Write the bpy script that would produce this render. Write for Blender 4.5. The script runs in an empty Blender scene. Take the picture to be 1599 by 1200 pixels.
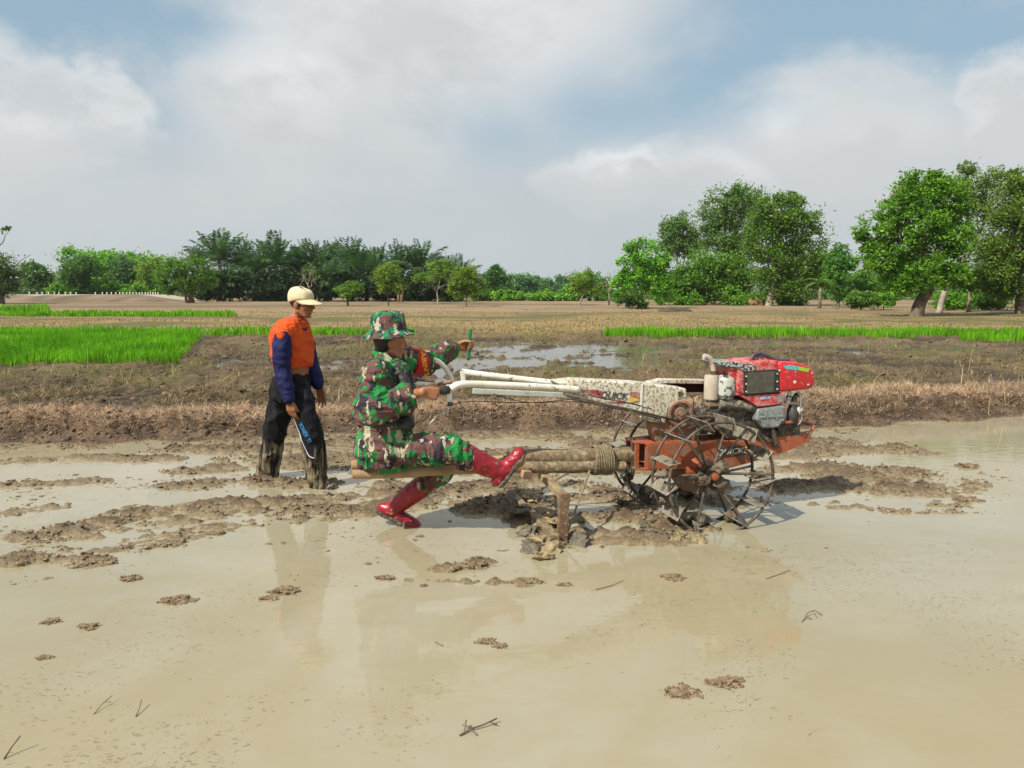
import bpy, bmesh, math, random
import numpy as np
from mathutils import Vector, Matrix, Quaternion
from mathutils.bvhtree import BVHTree

random.seed(7)
RNG = np.random.default_rng(7)
SC = bpy.context.scene
COL = SC.collection
R = math.radians

# ------------------------------------------------------------------ camera
CAM_H, FPX, PITCH = 1.6, 1200.0, R(6.89)
cam_data = bpy.data.cameras.new('camera')
cam = bpy.data.objects.new('camera', cam_data)
COL.objects.link(cam)
cam.location = (0, 0, CAM_H)
cam.rotation_euler = (R(90) - PITCH, 0, 0)
cam_data.sensor_width = 36
cam_data.lens = FPX / 1599 * 36
cam_data.clip_start = 0.05
cam_data.clip_end = 20000
SC.camera = cam

# ------------------------------------------------------------------ light
SUN_DIR = Vector((0.70, 0.63, -1.0)).normalized()        # the way the light travels
SUN_EL = math.asin(-SUN_DIR.z)
sun_data = bpy.data.lights.new('sun', 'SUN')
sun_data.energy = 5.0
sun_data.angle = R(0.55)
sun_data.color = (1.0, 0.93, 0.80)
sun = bpy.data.objects.new('sun', sun_data)
COL.objects.link(sun)
sun.rotation_euler = SUN_DIR.to_track_quat('-Z', 'Y').to_euler()
sun.location = (-20, -18, 30)

SC.view_settings.view_transform = 'Standard'
SC.view_settings.look = 'None'
SC.view_settings.exposure = 0.28
SC.view_settings.gamma = 1.0
SC.view_settings.use_curve_mapping = False
SC.cycles.use_denoising = True
SC.cycles.max_bounces = 6
SC.cycles.diffuse_bounces = 3
SC.cycles.glossy_bounces = 3
SC.cycles.transparent_max_bounces = 8
SC.cycles.caustics_reflective = False
SC.cycles.caustics_refractive = False


def ray(px, py):
    x = (px - 799.5) / FPX
    u = (600 - py) / FPX
    c, s = math.cos(PITCH), math.sin(PITCH)
    return Vector((x, c + u * s, -s + u * c))


def D(px, py, Y):
    """the point seen at a pixel of the photograph, at depth Y"""
    d = ray(px, py)
    t = Y / d.y
    return Vector((d.x * t, Y, CAM_H + d.z * t))


def G(px, py, z=0.0):
    """the ground point seen at a pixel"""
    d = ray(px, py)
    t = (z - CAM_H) / d.z
    return Vector((d.x * t, d.y * t, z))


# ------------------------------------------------------------------ node helpers
class NT:
    def __init__(self, tree):
        self.t = tree
        self.n = tree.nodes
        self.l = tree.links

    def node(self, typ, **kw):
        n = self.n.new(typ)
        for k, v in kw.items():
            setattr(n, k, v)
        return n

    def put(self, sock, v):
        if v is None:
            return
        if hasattr(v, 'is_output') or isinstance(v, bpy.types.NodeSocket):
            self.l.new(v, sock)
        else:
            if isinstance(v, (tuple, list)) and len(v) == 3 and sock.type == 'RGBA':
                v = (*v, 1)
            sock.default_value = v

    def math(self, op, a, b=None, c=None, clamp=False):
        n = self.node('ShaderNodeMath', operation=op, use_clamp=clamp)
        self.put(n.inputs[0], a)
        self.put(n.inputs[1], b)
        self.put(n.inputs[2], c)
        return n.outputs[0]

    def vmath(self, op, a, b=None):
        n = self.node('ShaderNodeVectorMath', operation=op)
        self.put(n.inputs[0], a)
        self.put(n.inputs[1], b)
        return n.outputs['Value'] if op in ('DOT_PRODUCT', 'LENGTH', 'DISTANCE') else n.outputs[0]

    def mix(self, f, a, b, blend='MIX'):
        n = self.node('ShaderNodeMix', data_type='RGBA', blend_type=blend)
        self.put(n.inputs[0], f)
        self.put(n.inputs[6], a)
        self.put(n.inputs[7], b)
        return n.outputs[2]

    def smooth(self, v, lo, hi, a=0.0, b=1.0, kind='SMOOTHSTEP'):
        n = self.node('ShaderNodeMapRange', interpolation_type=kind)
        for k, x in enumerate((v, lo, hi, a, b)):
            self.put(n.inputs[k], x)
        return n.outputs[0]

    def noise(self, vec, scale, detail=4, rough=0.55, dist=0.0, out=0, dims='3D'):
        n = self.node('ShaderNodeTexNoise', noise_dimensions=dims)
        self.put(n.inputs['Vector'], vec)
        n.inputs['Scale'].default_value = scale
        n.inputs['Detail'].default_value = detail
        n.inputs['Roughness'].default_value = rough
        n.inputs['Distortion'].default_value = dist
        return n.outputs[out]

    def mapping(self, vec, loc=(0, 0, 0), rot=(0, 0, 0), scale=(1, 1, 1)):
        n = self.node('ShaderNodeMapping')
        self.put(n.inputs[0], vec)
        n.inputs[1].default_value = loc
        n.inputs[2].default_value = rot
        n.inputs[3].default_value = scale
        return n.outputs[0]

    def obj(self):
        return self.node('ShaderNodeTexCoord').outputs['Object']

    def attr(self, name, out='Color'):
        return self.node('ShaderNodeAttribute', attribute_name=name).outputs[out]

    def bump(self, h, strength=0.3, dist=0.01):
        n = self.node('ShaderNodeBump')
        n.inputs['Strength'].default_value = strength
        n.inputs['Distance'].default_value = dist
        self.put(n.inputs['Height'], h)
        return n.outputs[0]


def new_mat(name):
    m = bpy.data.materials.new(name)
    m.use_nodes = True
    m.node_tree.nodes.clear()
    t = NT(m.node_tree)
    out = t.node('ShaderNodeOutputMaterial')
    b = t.node('ShaderNodeBsdfPrincipled')
    t.l.new(b.outputs[0], out.inputs[0])
    return m, t, b, out


MUD_C = (0.20, 0.155, 0.10)


def surf(name, c, c2=None, scale=8, rough=0.6, metal=0.0, bump=0.0, bscale=60, mud=0.0, mudscale=18, mudc=MUD_C, spec=0.5, coat=0.0, lo=0.4, hi=0.65):
    """a worn painted / rough surface: two tones, fine relief, dried mud in spots with a shape of their own"""
    m, t, b, out = new_mat(name)
    v = t.obj()
    col = c
    if c2 is not None:
        col = t.mix(t.smooth(t.noise(v, scale, 5, 0.6), lo, hi), c, c2)
    r = rough
    if mud > 0:
        f = t.smooth(t.noise(v, mudscale, 6, 0.68), 0.62 - mud * 0.3, 0.68 - mud * 0.3)
        col = t.mix(f, col, mudc)
        r = t.math('MAXIMUM', rough, t.math('MULTIPLY', f, 0.85))
        b.inputs['Metallic'].default_value = metal
        if metal:
            t.put(b.inputs['Metallic'], t.math('MULTIPLY', t.math('SUBTRACT', 1.0, f), metal))
    else:
        b.inputs['Metallic'].default_value = metal
    t.put(b.inputs['Base Color'], col)
    t.put(b.inputs['Roughness'], r)
    b.inputs['Specular IOR Level'].default_value = spec
    b.inputs['Coat Weight'].default_value = coat
    b.inputs['Coat Roughness'].default_value = 0.12
    if bump > 0:
        t.put(b.inputs['Normal'], t.bump(t.noise(v, bscale, 4, 0.6), 1.0, bump))
    return m


# ------------------------------------------------------------------ numpy noise
def _hash(ix, iy, iz, seed):
    h = (ix.astype(np.int64) * 374761393 + iy.astype(np.int64) * 668265263 + iz.astype(np.int64) * 2147483647 + seed * 1274126177) & 0xFFFFFFFF
    h = ((h ^ (h >> 13)) * 1274126177) & 0xFFFFFFFF
    h = ((h ^ (h >> 16)) * 2246822519) & 0xFFFFFFFF
    h = h ^ (h >> 15)
    return (h & 0xFFFFFF) / float(0xFFFFFF)


def vn2(x, y, seed=0):
    ix, iy = np.floor(x), np.floor(y)
    fx, fy = x - ix, y - iy
    fx = fx * fx * (3 - 2 * fx)
    fy = fy * fy * (3 - 2 * fy)
    z = np.zeros_like(ix)
    a, b = _hash(ix, iy, z, seed), _hash(ix + 1, iy, z, seed)
    c, d = _hash(ix, iy + 1, z, seed), _hash(ix + 1, iy + 1, z, seed)
    return (a * (1 - fx) + b * fx) * (1 - fy) + (c * (1 - fx) + d * fx) * fy


def fbm2(x, y, oct=4, seed=0, gain=0.5):
    s, a, tot = 0, 1.0, 0.0
    for k in range(oct):
        ca, sa = math.cos(0.6 * k + 0.3), math.sin(0.6 * k + 0.3)
        s = s + a * vn2((x * ca - y * sa) * 2 ** k, (x * sa + y * ca) * 2 ** k, seed + k * 17)
        tot += a
        a *= gain
    return s / tot


def vn3(P, seed=0):
    I = np.floor(P)
    f = P - I
    f = f * f * (3 - 2 * f)
    r = 0
    for dx in (0, 1):
        for dy in (0, 1):
            for dz in (0, 1):
                w = (f[:, 0] if dx else 1 - f[:, 0]) * (f[:, 1] if dy else 1 - f[:, 1]) * (f[:, 2] if dz else 1 - f[:, 2])
                r = r + w * _hash(I[:, 0] + dx, I[:, 1] + dy, I[:, 2] + dz, seed)
    return r


def sstep(a, b, v):
    t = np.clip((v - a) / (b - a), 0, 1)
    return t * t * (3 - 2 * t)


# ------------------------------------------------------------------ mesh helpers
def np_mesh(name, V, F, mat=None, parent=None, smooth=False, col=None, link=True):
    """V (n,3), F (m,k) with k = 3 or 4"""
    V = np.asarray(V, np.float32)
    F = np.asarray(F, np.int32)
    me = bpy.data.meshes.new(name)
    k = F.shape[1]
    me.vertices.add(len(V))
    me.vertices.foreach_set('co', V.ravel())
    me.loops.add(F.size)
    me.loops.foreach_set('vertex_index', F.ravel())
    me.polygons.add(len(F))
    me.polygons.foreach_set('loop_start', np.arange(0, F.size, k, dtype=np.int32))
    me.polygons.foreach_set('loop_total', np.full(len(F), k, np.int32))
    me.polygons.foreach_set('use_smooth', np.full(len(F), smooth, bool))
    me.update(calc_edges=True)
    if col is not None:
        c4 = np.ones((len(V), 4), np.float32)
        c4[:, :3] = col
        a = me.attributes.new('col', 'FLOAT_COLOR', 'POINT')
        a.data.foreach_set('color', c4.ravel())
    if mat:
        me.materials.append(mat)
    o = bpy.data.objects.new(name, me)
    if link:
        COL.objects.link(o)
    if parent is not None:
        o.parent = parent
    return o


def tag(o, label=None, cat=None, group=None, kind=None):
    for k, v in (('label', label), ('category', cat), ('group', group), ('kind', kind)):
        if v:
            o[k] = v
    return o


def thing(name, label, cat, loc=(0, 0, 0), rz=0.0, group=None):
    o = bpy.data.objects.new(name, None)
    COL.objects.link(o)
    o.empty_display_size = 0.1
    o.location = loc
    o.rotation_euler = (0, 0, rz)
    return tag(o, label, cat, group)


def perp(d):
    d = Vector(d).normalized()
    a = Vector((0, 0, 1)) if abs(d.z) < 0.9 else Vector((1, 0, 0))
    u = d.cross(a).normalized()
    return u, d.cross(u).normalized()


class MB:
    """collects shapes, then links them as ONE mesh object"""

    def __init__(self):
        self.v, self.f = [], []

    def add(self, vs, fs):
        o = len(self.v)
        self.v += [tuple(p) for p in vs]
        self.f += [tuple(i + o for i in f) for f in fs]
        return self

    def tube(self, pts, r, n=10, caps=True):
        pts = [Vector(p) for p in pts]
        rs = r if isinstance(r, (list, tuple)) else [r] * len(pts)
        vs, fs = [], []
        u = None
        for i, p in enumerate(pts):
            d = (pts[min(i + 1, len(pts) - 1)] - pts[max(i - 1, 0)])
            if d.length < 1e-9:
                d = Vector((0, 0, 1))
            d.normalize()
            if u is None:
                u, w = perp(d)
            else:
                u = (u - d * u.dot(d)).normalized()
                w = d.cross(u)
            for k in range(n):
                a = 2 * math.pi * k / n
                vs.append(p + (u * math.cos(a) + w * math.sin(a)) * rs[i])
        for i in range(len(pts) - 1):
            for k in range(n):
                k2 = (k + 1) % n
                fs.append((i * n + k, i * n + k2, (i + 1) * n + k2, (i + 1) * n + k))
        if caps:
            fs.append(tuple(range(n))[::-1])
            fs.append(tuple(range((len(pts) - 1) * n, len(pts) * n)))
        return self.add(vs, fs)

    def box(self, c, s, rot=None):
        c, s = Vector(c), Vector(s) * 0.5
        vs = []
        for x in (-1, 1):
            for y in (-1, 1):
                for z in (-1, 1):
                    p = Vector((x * s.x, y * s.y, z * s.z))
                    if rot is not None:
                        p = rot @ p
                    vs.append(c + p)
        return self.add(vs, [(0, 1, 3, 2), (4, 6, 7, 5), (0, 4, 5, 1), (2, 3, 7, 6), (0, 2, 6, 4), (1, 5, 7, 3)])

    def beam(self, a, b, w, h, up=(0, 0, 1)):
        """a bar of rectangular section from a to b; w across, h along up"""
        a, b = Vector(a), Vector(b)
        d = (b - a).normalized()
        s = d.cross(Vector(up)).normalized()
        t = s.cross(d)
        vs = [p + s * (i * w / 2) + t * (j * h / 2) for p in (a, b) for i, j in ((-1, -1), (1, -1), (1, 1), (-1, 1))]
        return self.add(vs, [(0, 1, 2, 3), (7, 6, 5, 4), (0, 4, 5, 1), (1, 5, 6, 2), (2, 6, 7, 3), (3, 7, 4, 0)])

    def prism(self, poly, d):
        """polygon (list of points) pushed along vector d"""
        n = len(poly)
        d = Vector(d)
        vs = [Vector(p) for p in poly] + [Vector(p) + d for p in poly]
        fs = [tuple(range(n)), tuple(range(n, 2 * n))[::-1]] + [(i, n + i, n + (i + 1) % n, (i + 1) % n) for i in range(n)]
        return self.add(vs, fs)

    def lathe(self, base, axis, prof, n=20):
        """prof: list of (height along axis, radius)"""
        base = Vector(base)
        ax = Vector(axis).normalized()
        return self.tube([base + ax * h for h, r in prof], [max(r, 1e-4) for h, r in prof], n) if False else self._lathe(base, ax, prof, n)

    def _lathe(self, base, ax, prof, n):
        u, w = perp(ax)
        vs, fs = [], []
        for h, r in prof:
            for k in range(n):
                a = 2 * math.pi * k / n
                vs.append(base + ax * h + (u * math.cos(a) + w * math.sin(a)) * max(r, 1e-4))
        for i in range(len(prof) - 1):
            for k in range(n):
                k2 = (k + 1) % n
                fs.append((i * n + k, i * n + k2, (i + 1) * n + k2, (i + 1) * n + k))
        fs.append(tuple(range(n))[::-1])
        fs.append(tuple(range((len(prof) - 1) * n, len(prof) * n)))
        return self.add(vs, fs)

    def torus(self, c, axis, rad, r, n=48, m=8, wob=0.0):
        c = Vector(c)
        ax = Vector(axis).normalized()
        u, w = perp(ax)
        vs, fs = [], []
        for i in range(n):
            a = 2 * math.pi * i / n
            e = u * math.cos(a) + w * math.sin(a)
            rr = rad + wob * math.sin(3 * a + 1)
            for k in range(m):
                b = 2 * math.pi * k / m
                vs.append(c + e * (rr + r * math.cos(b)) + ax * (r * math.sin(b)))
        for i in range(n):
            for k in range(m):
                fs.append((i * m + k, ((i + 1) % n) * m + k, ((i + 1) % n) * m + (k + 1) % m, i * m + (k + 1) % m))
        return self.add(vs, fs)

    def build(self, name, mat=None, parent=None, smooth=False, bevel=0.0, seg=2, auto=None):
        me = bpy.data.meshes.new(name)
        me.from_pydata(self.v, [], self.f)
        bm = bmesh.new()
        bm.from_mesh(me)
        bmesh.ops.recalc_face_normals(bm, faces=bm.faces)
        if bevel > 0:
            es = [e for e in bm.edges if len(e.link_faces) == 2 and e.calc_face_angle(0) > R(35)]
            bmesh.ops.bevel(bm, geom=es, offset=bevel, segments=seg, affect='EDGES', clamp_overlap=True, profile=0.5)
        bm.to_mesh(me)
        bm.free()
        if smooth:
            me.polygons.foreach_set('use_smooth', np.ones(len(me.polygons), bool))
            if auto:
                me.set_sharp_from_angle(angle=R(auto))
        if mat:
            me.materials.append(mat)
        o = bpy.data.objects.new(name, me)
        COL.objects.link(o)
        if parent is not None:
            o.parent = parent
        return o


def catmull(pts, k=6):
    pts = [Vector(p) for p in pts]
    out = []
    for i in range(len(pts) - 1):
        p0, p1, p2, p3 = pts[max(i - 1, 0)], pts[i], pts[i + 1], pts[min(i + 2, len(pts) - 1)]
        for j in range(k):
            t = j / k
            out.append(0.5 * ((2 * p1) + (p2 - p0) * t + (2 * p0 - 5 * p1 + 4 * p2 - p3) * t * t + (3 * p1 - p0 - 3 * p2 + p3) * t ** 3))
    out.append(pts[-1])
    return out
# ------------------------------------------------------------------ sky
world = bpy.data.worlds.new('World')
SC.world = world
world.use_nodes = True
world.node_tree.nodes.clear()
W = NT(world.node_tree)
w_out = W.node('ShaderNodeOutputWorld')
sky_n = W.node('ShaderNodeTexSky', sky_type='NISHITA')
sky_n.sun_disc = False
sky_n.sun_elevation = SUN_EL
sky_n.sun_rotation = math.atan2(-SUN_DIR.x, -SUN_DIR.y)
sky_n.air_density = 1.3
sky_n.dust_density = 2.0
sky_n.ozone_density = 1.5
wdir = W.vmath('NORMALIZE', W.node('ShaderNodeTexCoord').outputs['Generated'])
sep = W.node('ShaderNodeSeparateXYZ')
W.l.new(wdir, sep.inputs[0])
elev = sep.outputs[2]
# the cloud layer is a flat deck overhead: directions meet it at dir.xy / (dir.z + k)
den = W.math('ADD', W.math('MAXIMUM', elev, 0.0), 0.22)
comb = W.node('ShaderNodeCombineXYZ')
W.put(comb.inputs[0], W.math('DIVIDE', sep.outputs[0], den))
W.put(comb.inputs[1], W.math('DIVIDE', sep.outputs[1], den))
deck = comb.outputs[0]
big = W.noise(deck, 0.9, 5, 0.55, 0.3)
fine = W.noise(W.mapping(wdir, scale=(1, 1, 1.5)), 4.2, 8, 0.58, 0.1)
fine2 = W.noise(W.mapping(wdir, loc=(3, 1, 2), scale=(1, 1, 2.2)), 2.4, 4, 0.5, 0.2)


def spot(px, py, rpx, soft=0.6, sx=1.0):
    """how near a direction is to a cloud or gap that the photograph shows: 1 inside, 0 outside"""
    d = ray(px, py).normalized()
    diff = W.vmath('SUBTRACT', wdir, tuple(d))
    if sx != 1.0:
        diff = W.vmath('MULTIPLY', diff, (1 / sx, 1.0, 1.0))
    dist = W.vmath('LENGTH', diff)
    dist = W.math('ADD', dist, W.math('MULTIPLY', W.math('SUBTRACT', fine, 0.5), 0.30))
    r = rpx / FPX
    return W.smooth(dist, r * (1 + soft), r * (1 - soft), 0.0, 1.0)


def union(items):
    r = items[0]
    for x in items[1:]:
        r = W.math('MAXIMUM', r, x)
    return r


gap = union([spot(60, 50, 190, 0.5, 1.3), spot(290, 30, 80, 0.9), spot(1290, 30, 150, 0.5, 1.7), spot(1100, 110, 125, 0.6, 1.2),
             spot(950, 175, 115, 0.7, 1.4), spot(1500, 50, 110, 0.7, 1.3), spot(790, 235, 80, 0.9), spot(1150, 50, 110, 0.6)])
elsewhere = W.smooth(big, 0.56, 0.68)
inview = W.smooth(sep.outputs[1], 0.55, 0.8)
gap = W.math('MAXIMUM', gap, W.math('MULTIPLY', elsewhere, W.math('SUBTRACT', 1.0, inview)))
gap = W.math('MULTIPLY', gap, W.smooth(elev, 0.10, 0.24))
gap = W.math('MULTIPLY', gap, 0.88)
# heaped clouds with bright upper rims
heaps = [(1340, 245, 105, 0.45, 2.0), (1150, 290, 75, 0.5, 1.8), (970, 280, 40, 0.55, 1.5), (1590, 215, 85, 0.30, 1.4), (430, 150, 75, 0.6, 1.8), (40, 215, 40, 0.8, 1.7), (190, 205, 30, 0.8, 1.6), (760, 20, 130, 0.6, 1.9)]
mass = union([spot(x, y, r, s_, sx) for x, y, r, s_, sx in heaps])
low_mass = union([spot(x, y + 26, r, s_, sx) for x, y, r, s_, sx in heaps])
rim = W.math('SUBTRACT', mass, low_mass, clamp=True)
lit = union([spot(420, 105, 95, 0.8, 1.6), spot(1215, 195, 45, 0.8), spot(700, 20, 150, 0.9, 1.6), spot(965, 240, 40, 0.6, 1.3), spot(45, 160, 40, 0.7, 1.4)])
lit = W.math('MULTIPLY', lit, W.smooth(fine, 0.38, 0.62))
c_shade, c_cloud, c_lit = (0.53, 0.575, 0.605), (0.62, 0.65, 0.665), (0.88, 0.89, 0.88)
cl = W.mix(W.smooth(fine2, 0.34, 0.66), c_shade, c_cloud)
cl = W.mix(W.math('MULTIPLY', W.smooth(fine, 0.4, 0.7), 0.25), cl, (0.68, 0.69, 0.70))
cl = W.mix(W.math('MULTIPLY', mass, 0.45), cl, (0.66, 0.67, 0.68))
cl = W.mix(W.math('MULTIPLY', lit, 0.7), cl, c_lit)
cl = W.mix(W.math('MULTIPLY', rim, 0.60), cl, (0.93, 0.94, 0.94))
gap = W.math('MULTIPLY', gap, W.math('SUBTRACT', 1.0, W.math('MULTIPLY', mass, 0.92)))
# haze low over the land
low = W.smooth(elev, 0.16, 0.0)
cl = W.mix(W.math('MULTIPLY', low, 0.7), cl, (0.50, 0.555, 0.575))
bg_sky = W.node('ShaderNodeBackground')
blue = W.mix(0.65, sky_n.outputs[0], (3.2, 5.0, 6.4))
W.put(bg_sky.inputs[0], blue)
bg_sky.inputs[1].default_value = 0.084
bg_cl = W.node('ShaderNodeBackground')
W.put(bg_cl.inputs[0], cl)
bg_cl.inputs[1].default_value = 0.85
mixs = W.node('ShaderNodeMixShader')
W.put(mixs.inputs[0], gap)
W.l.new(bg_cl.outputs[0], mixs.inputs[1])
W.l.new(bg_sky.outputs[0], mixs.inputs[2])
W.l.new(mixs.outputs[0], w_out.inputs[0])
world.cycles.sampling_method = 'MANUAL'
world.cycles.sample_map_resolution = 256
# ------------------------------------------------------------------ ground: one sheet from the near paddy to the horizon
def bund_y(x):
    return 8.62 + 0.15 * np.clip(x, -60, 60) + 0.30 * (vn2(x * 0.55, x * 0 + 3.3, 5) - 0.5) * 2 + 0.13 * (vn2(x * 2.3, x * 0 + 1.3, 6) - 0.5) * 2


# mud that stands out of the flooded paddy: (pixel, radius across, radius along, weight)
MUD = []


def mud_path(pts, rx, ry, w, step=0.15):
    w = w + (0.16 if 640 < pts[0][1] < 860 else 0.0)
    P = [G(*p) for p in pts]
    for a, b in zip(P[:-1], P[1:]):
        n = max(1, int((b - a).length / step))
        for k in range(n):
            p = a.lerp(b, k / n)
            MUD.append((p.x, p.y, rx, ry, w))


mud_path([(110, 828), (200, 806), (330, 790), (430, 786), (560, 776), (640, 765)], 0.22, 0.16, 0.98)
mud_path([(150, 838), (330, 806), (560, 792), (640, 790)], 0.25, 0.13, 0.62)
mud_path([(400, 752), (470, 758), (540, 752)], 0.2, 0.14, 0.95)
mud_path([(290, 702), (420, 704), (540, 690), (690, 682), (820, 678), (930, 690)], 0.40, 0.24, 0.85)
mud_path([(300, 735), (400, 728), (540, 716), (640, 725)], 0.35, 0.2, 0.66)
mud_path([(640, 735), (800, 715), (960, 735)], 0.4, 0.3, 0.80)
mud_path([(600, 760), (700, 780), (790, 790)], 0.3, 0.2, 0.72)
mud_path([(940, 770), (1000, 800), (1050, 830)], 0.28, 0.24, 0.92)
mud_path([(880, 830), (980, 835), (1060, 832), (1130, 822)], 0.25, 0.16, 0.86)
mud_path([(930, 700), (1100, 700), (1250, 700), (1310, 690)], 0.4, 0.3, 0.84)
mud_path([(1230, 760), (1330, 762), (1420, 768)], 0.34, 0.22, 1.0)
mud_path([(1290, 735), (1380, 745), (1460, 775)], 0.38, 0.22, 0.85)
mud_path([(1250, 715), (1330, 702), (1420, 698)], 0.34, 0.13, 0.74)
mud_path([(1300, 790), (1400, 795)], 0.3, 0.15, 0.62)
mud_path([(1060, 770), (1180, 790)], 0.35, 0.25, 0.62)
mud_path([(790, 800), (850, 830), (880, 850)], 0.16, 0.16, 1.25)
mud_path([(740, 800), (800, 775), (850, 775)], 0.2, 0.18, 1.05)
mud_path([(700, 890), (780, 888)], 0.14, 0.07, 0.85)
mud_path([(600, 905), (820, 912)], 0.12, 0.05, 0.66)
mud_path([(0, 722), (130, 715), (280, 718)], 0.35, 0.16, 0.66)
mud_path([(0, 758), (100, 755), (190, 748)], 0.3, 0.12, 0.62)
mud_path([(0, 832), (90, 845), (60, 870)], 0.24, 0.12, 0.66)
mud_path([(20, 880), (150, 872)], 0.2, 0.08, 0.72)
mud_path([(150, 860), (260, 850), (340, 830)], 0.25, 0.12, 0.52)
mud_path([(300, 760), (360, 750)], 0.4, 0.16, 0.58)
mud_path([(1480, 790), (1540, 735), (1590, 740)], 0.3, 0.1, 0.50)
mud_path([(1390, 800), (1520, 800)], 0.3, 0.08, 0.52)
mud_path([(560, 700), (700, 712), (830, 705), (960, 712), (1080, 712)], 0.5, 0.22, 0.72)
mud_path([(560, 800), (700, 770), (830, 750), (930, 760)], 0.35, 0.2, 0.80)
mud_path([(900, 780), (1000, 770), (1130, 760)], 0.4, 0.22, 0.70)
mud_path([(830, 860), (960, 848), (1100, 840)], 0.3, 0.12, 0.66)
mud_path([(1240, 735), (1340, 730), (1440, 740)], 0.45, 0.18, 0.82)
mud_path([(0, 800), (120, 790)], 0.4, 0.15, 0.45)
for (px, w) in ((40, .7), (150, .9), (260, .6), (370, 1.0), (480, .9), (600, 1.1), (720, 1.0), (840, 1.1), (960, 1.0), (1080, .9), (1200, 1.0), (1300, .8), (1420, .5)):
    p = G(px, 690 - max(0, px - 700) * .035)
    MUD.append((p.x, float(bund_y(np.array([p.x]))[0]) - 0.12, .42, .26, w))
mud_path([(200, 845), (420, 815), (560, 810)], 0.4, 0.1, 0.50)
for (px, py, rx, ry, w) in ((640, 716, 1.4, .50, 1.0), (880, 725, 1.3, .6, 1.0), (1010, 808, .9, .22, 1.0), (1340, 745, .8, .45, 1.0), (470, 722, 1.1, .40, .88), (430, 795, 1.4, .20, .84), (700, 765, .9, .26, .95), (1120, 712, 1.0, .45, .98), (840, 790, .6, .25, .95), (950, 850, .6, .14, .78), (1400, 705, .7, .3, .76)):
    p = G(px, py)
    MUD.append((p.x, p.y, rx, ry, w))
for (px, py, r, w) in ((745, 880, .12, 0.9), (820, 910, .09, .75), (1510, 782, .1, .8), (1510, 728, .12, .9), (1180, 805, .08, .8), (140, 878, .14, .8), (40, 868, .14, .9)):
    p = G(px, py)
    MUD.append((p.x, p.y, r * 1.15, r, w))

RUTS = [(0.64, 5.62, 0.5, 0.16), (1.75, 5.25, 0.55, 0.22), (1.95, 5.0, 0.5, 0.14), (-0.35, 5.35, 0.35, 0.10)]


def mud_mask(x, y):
    m = np.zeros_like(x)
    for (cx, cy, rx, ry, w) in MUD:
        sel = (np.abs(x - cx) < rx * 3.2) & (np.abs(y - cy) < ry * 3.2)
        if not sel.any():
            continue
        g = w * np.exp(-((x[sel] - cx) / rx) ** 2 - ((y[sel] - cy) / ry) ** 2)
        m[sel] = np.maximum(m[sel], g)
    for (cx, cy, rx, ry) in RUTS:
        m = m - 0.55 * np.exp(-((x - cx) / rx) ** 2 - ((y - cy) / ry) ** 2)
    return np.clip(m, 0, 1.3)


PUD = [(850, 556, 3.0, 3.6, 1.2), (780, 548, 2.0, 3.0, 1.0), (930, 548, 2.0, 3.2, 1.0), (700, 580, 1.4, 1.6, .9), (455, 572, 1.3, 1.6, .95), (390, 568, .8, 1.4, .8), (520, 583, .8, .9, .7),
       (1490, 548, 0.9, 1.5, 1.0), (1400, 540, 1.8, 1.5, .9), (1340, 552, .6, .8, .8), (1490, 578, .5, .4, .8), (745, 514, .9, 2.2, 1.0), (1190, 536, 1.6, 1.4, .75), (820, 512, 2.2, 3.0, .7),
       (340, 605, .7, .5, .6), (1385, 543, 2.2, 1.0, .8), (670, 600, 1.0, .8, .8)]


def pud_mask(x, y):
    m = np.zeros_like(x)
    for (px, py, rx, ry, w) in PUD:
        p = G(px, py)
        m = np.maximum(m, w * np.exp(-((x - p.x) / rx) ** 4 - ((y - p.y) / ry) ** 4))
    return m


def ground_h(x, y, full=False):
    d = y - bund_y(x)
    near = 1 - sstep(-0.12, 0.06, d)
    # near paddy
    n1 = fbm2(x * 3.2 + 7, y * 4.2, 4, 11)
    n2 = fbm2(x * 19, y * 20, 3, 31, 0.7)
    lump = np.abs(fbm2(x * 11 + 3, y * 11, 3, 41) - 0.5) * 2
    m = mud_mask(x, y)
    m1 = np.minimum(m, 1)
    hn = -0.034 + 0.064 * m + m1 * ((n1 - 0.5) * 0.11 + (n2 - 0.5) * 0.125 + (0.25 - lump) * 0.03)
    hn = np.where(hn > 0.04, 0.04 + (hn - 0.04) * 0.6, hn)
    # low wall of earth between the paddies
    up = sstep(-0.05, 0.5, d) * (1 - sstep(0.85, 1.8, d))
    nb = fbm2(x * 4.5, y * 4.5, 4, 51, 0.6)
    nb2 = fbm2(x * 17, y * 17, 2, 61, 0.6)
    crest = 0.15 + 0.13 * vn2(x * 0.55 + 2, y * 0.4, 57)
    hb = up * crest + up * ((nb - 0.5) * 0.24 + (nb2 - 0.5) * 0.13 + (fbm2(x * 30, y * 30, 2, 63) - 0.5) * 0.05)
    # ploughed field behind
    mid = sstep(0.9, 1.9, d)
    fade = 1 - sstep(24, 40, y)
    c1 = fbm2(x * 1.7 + 4, y * 1.7, 4, 71, 0.6)
    c2 = fbm2(x * 6.5, y * 6.5, 3, 81, 0.6)
    pm = pud_mask(x, y)
    dry = sstep(24, 34, y)
    hm = 0.065 + fade * ((c1 - 0.5) * 0.22 + (c2 - 0.5) * 0.17) + dry * (0.05 + (fbm2(x * 0.35, y * 0.22, 3, 91) - 0.5) * 0.16 * (1 - sstep(120, 200, y)))
    hm = hm - pm * (0.085 + 0.03 * fade) + fade * np.minimum(pm, 1) * (fbm2(x * 0.9, y * 2.6, 4, 95, 0.6) - 0.46) * 0.30
    h = near * hn + (1 - near) * (hb * (1 - mid) + hm * mid)
    if full:
        return h, d, m, n1, n2, nb, c1, c2, pm
    return h


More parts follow.
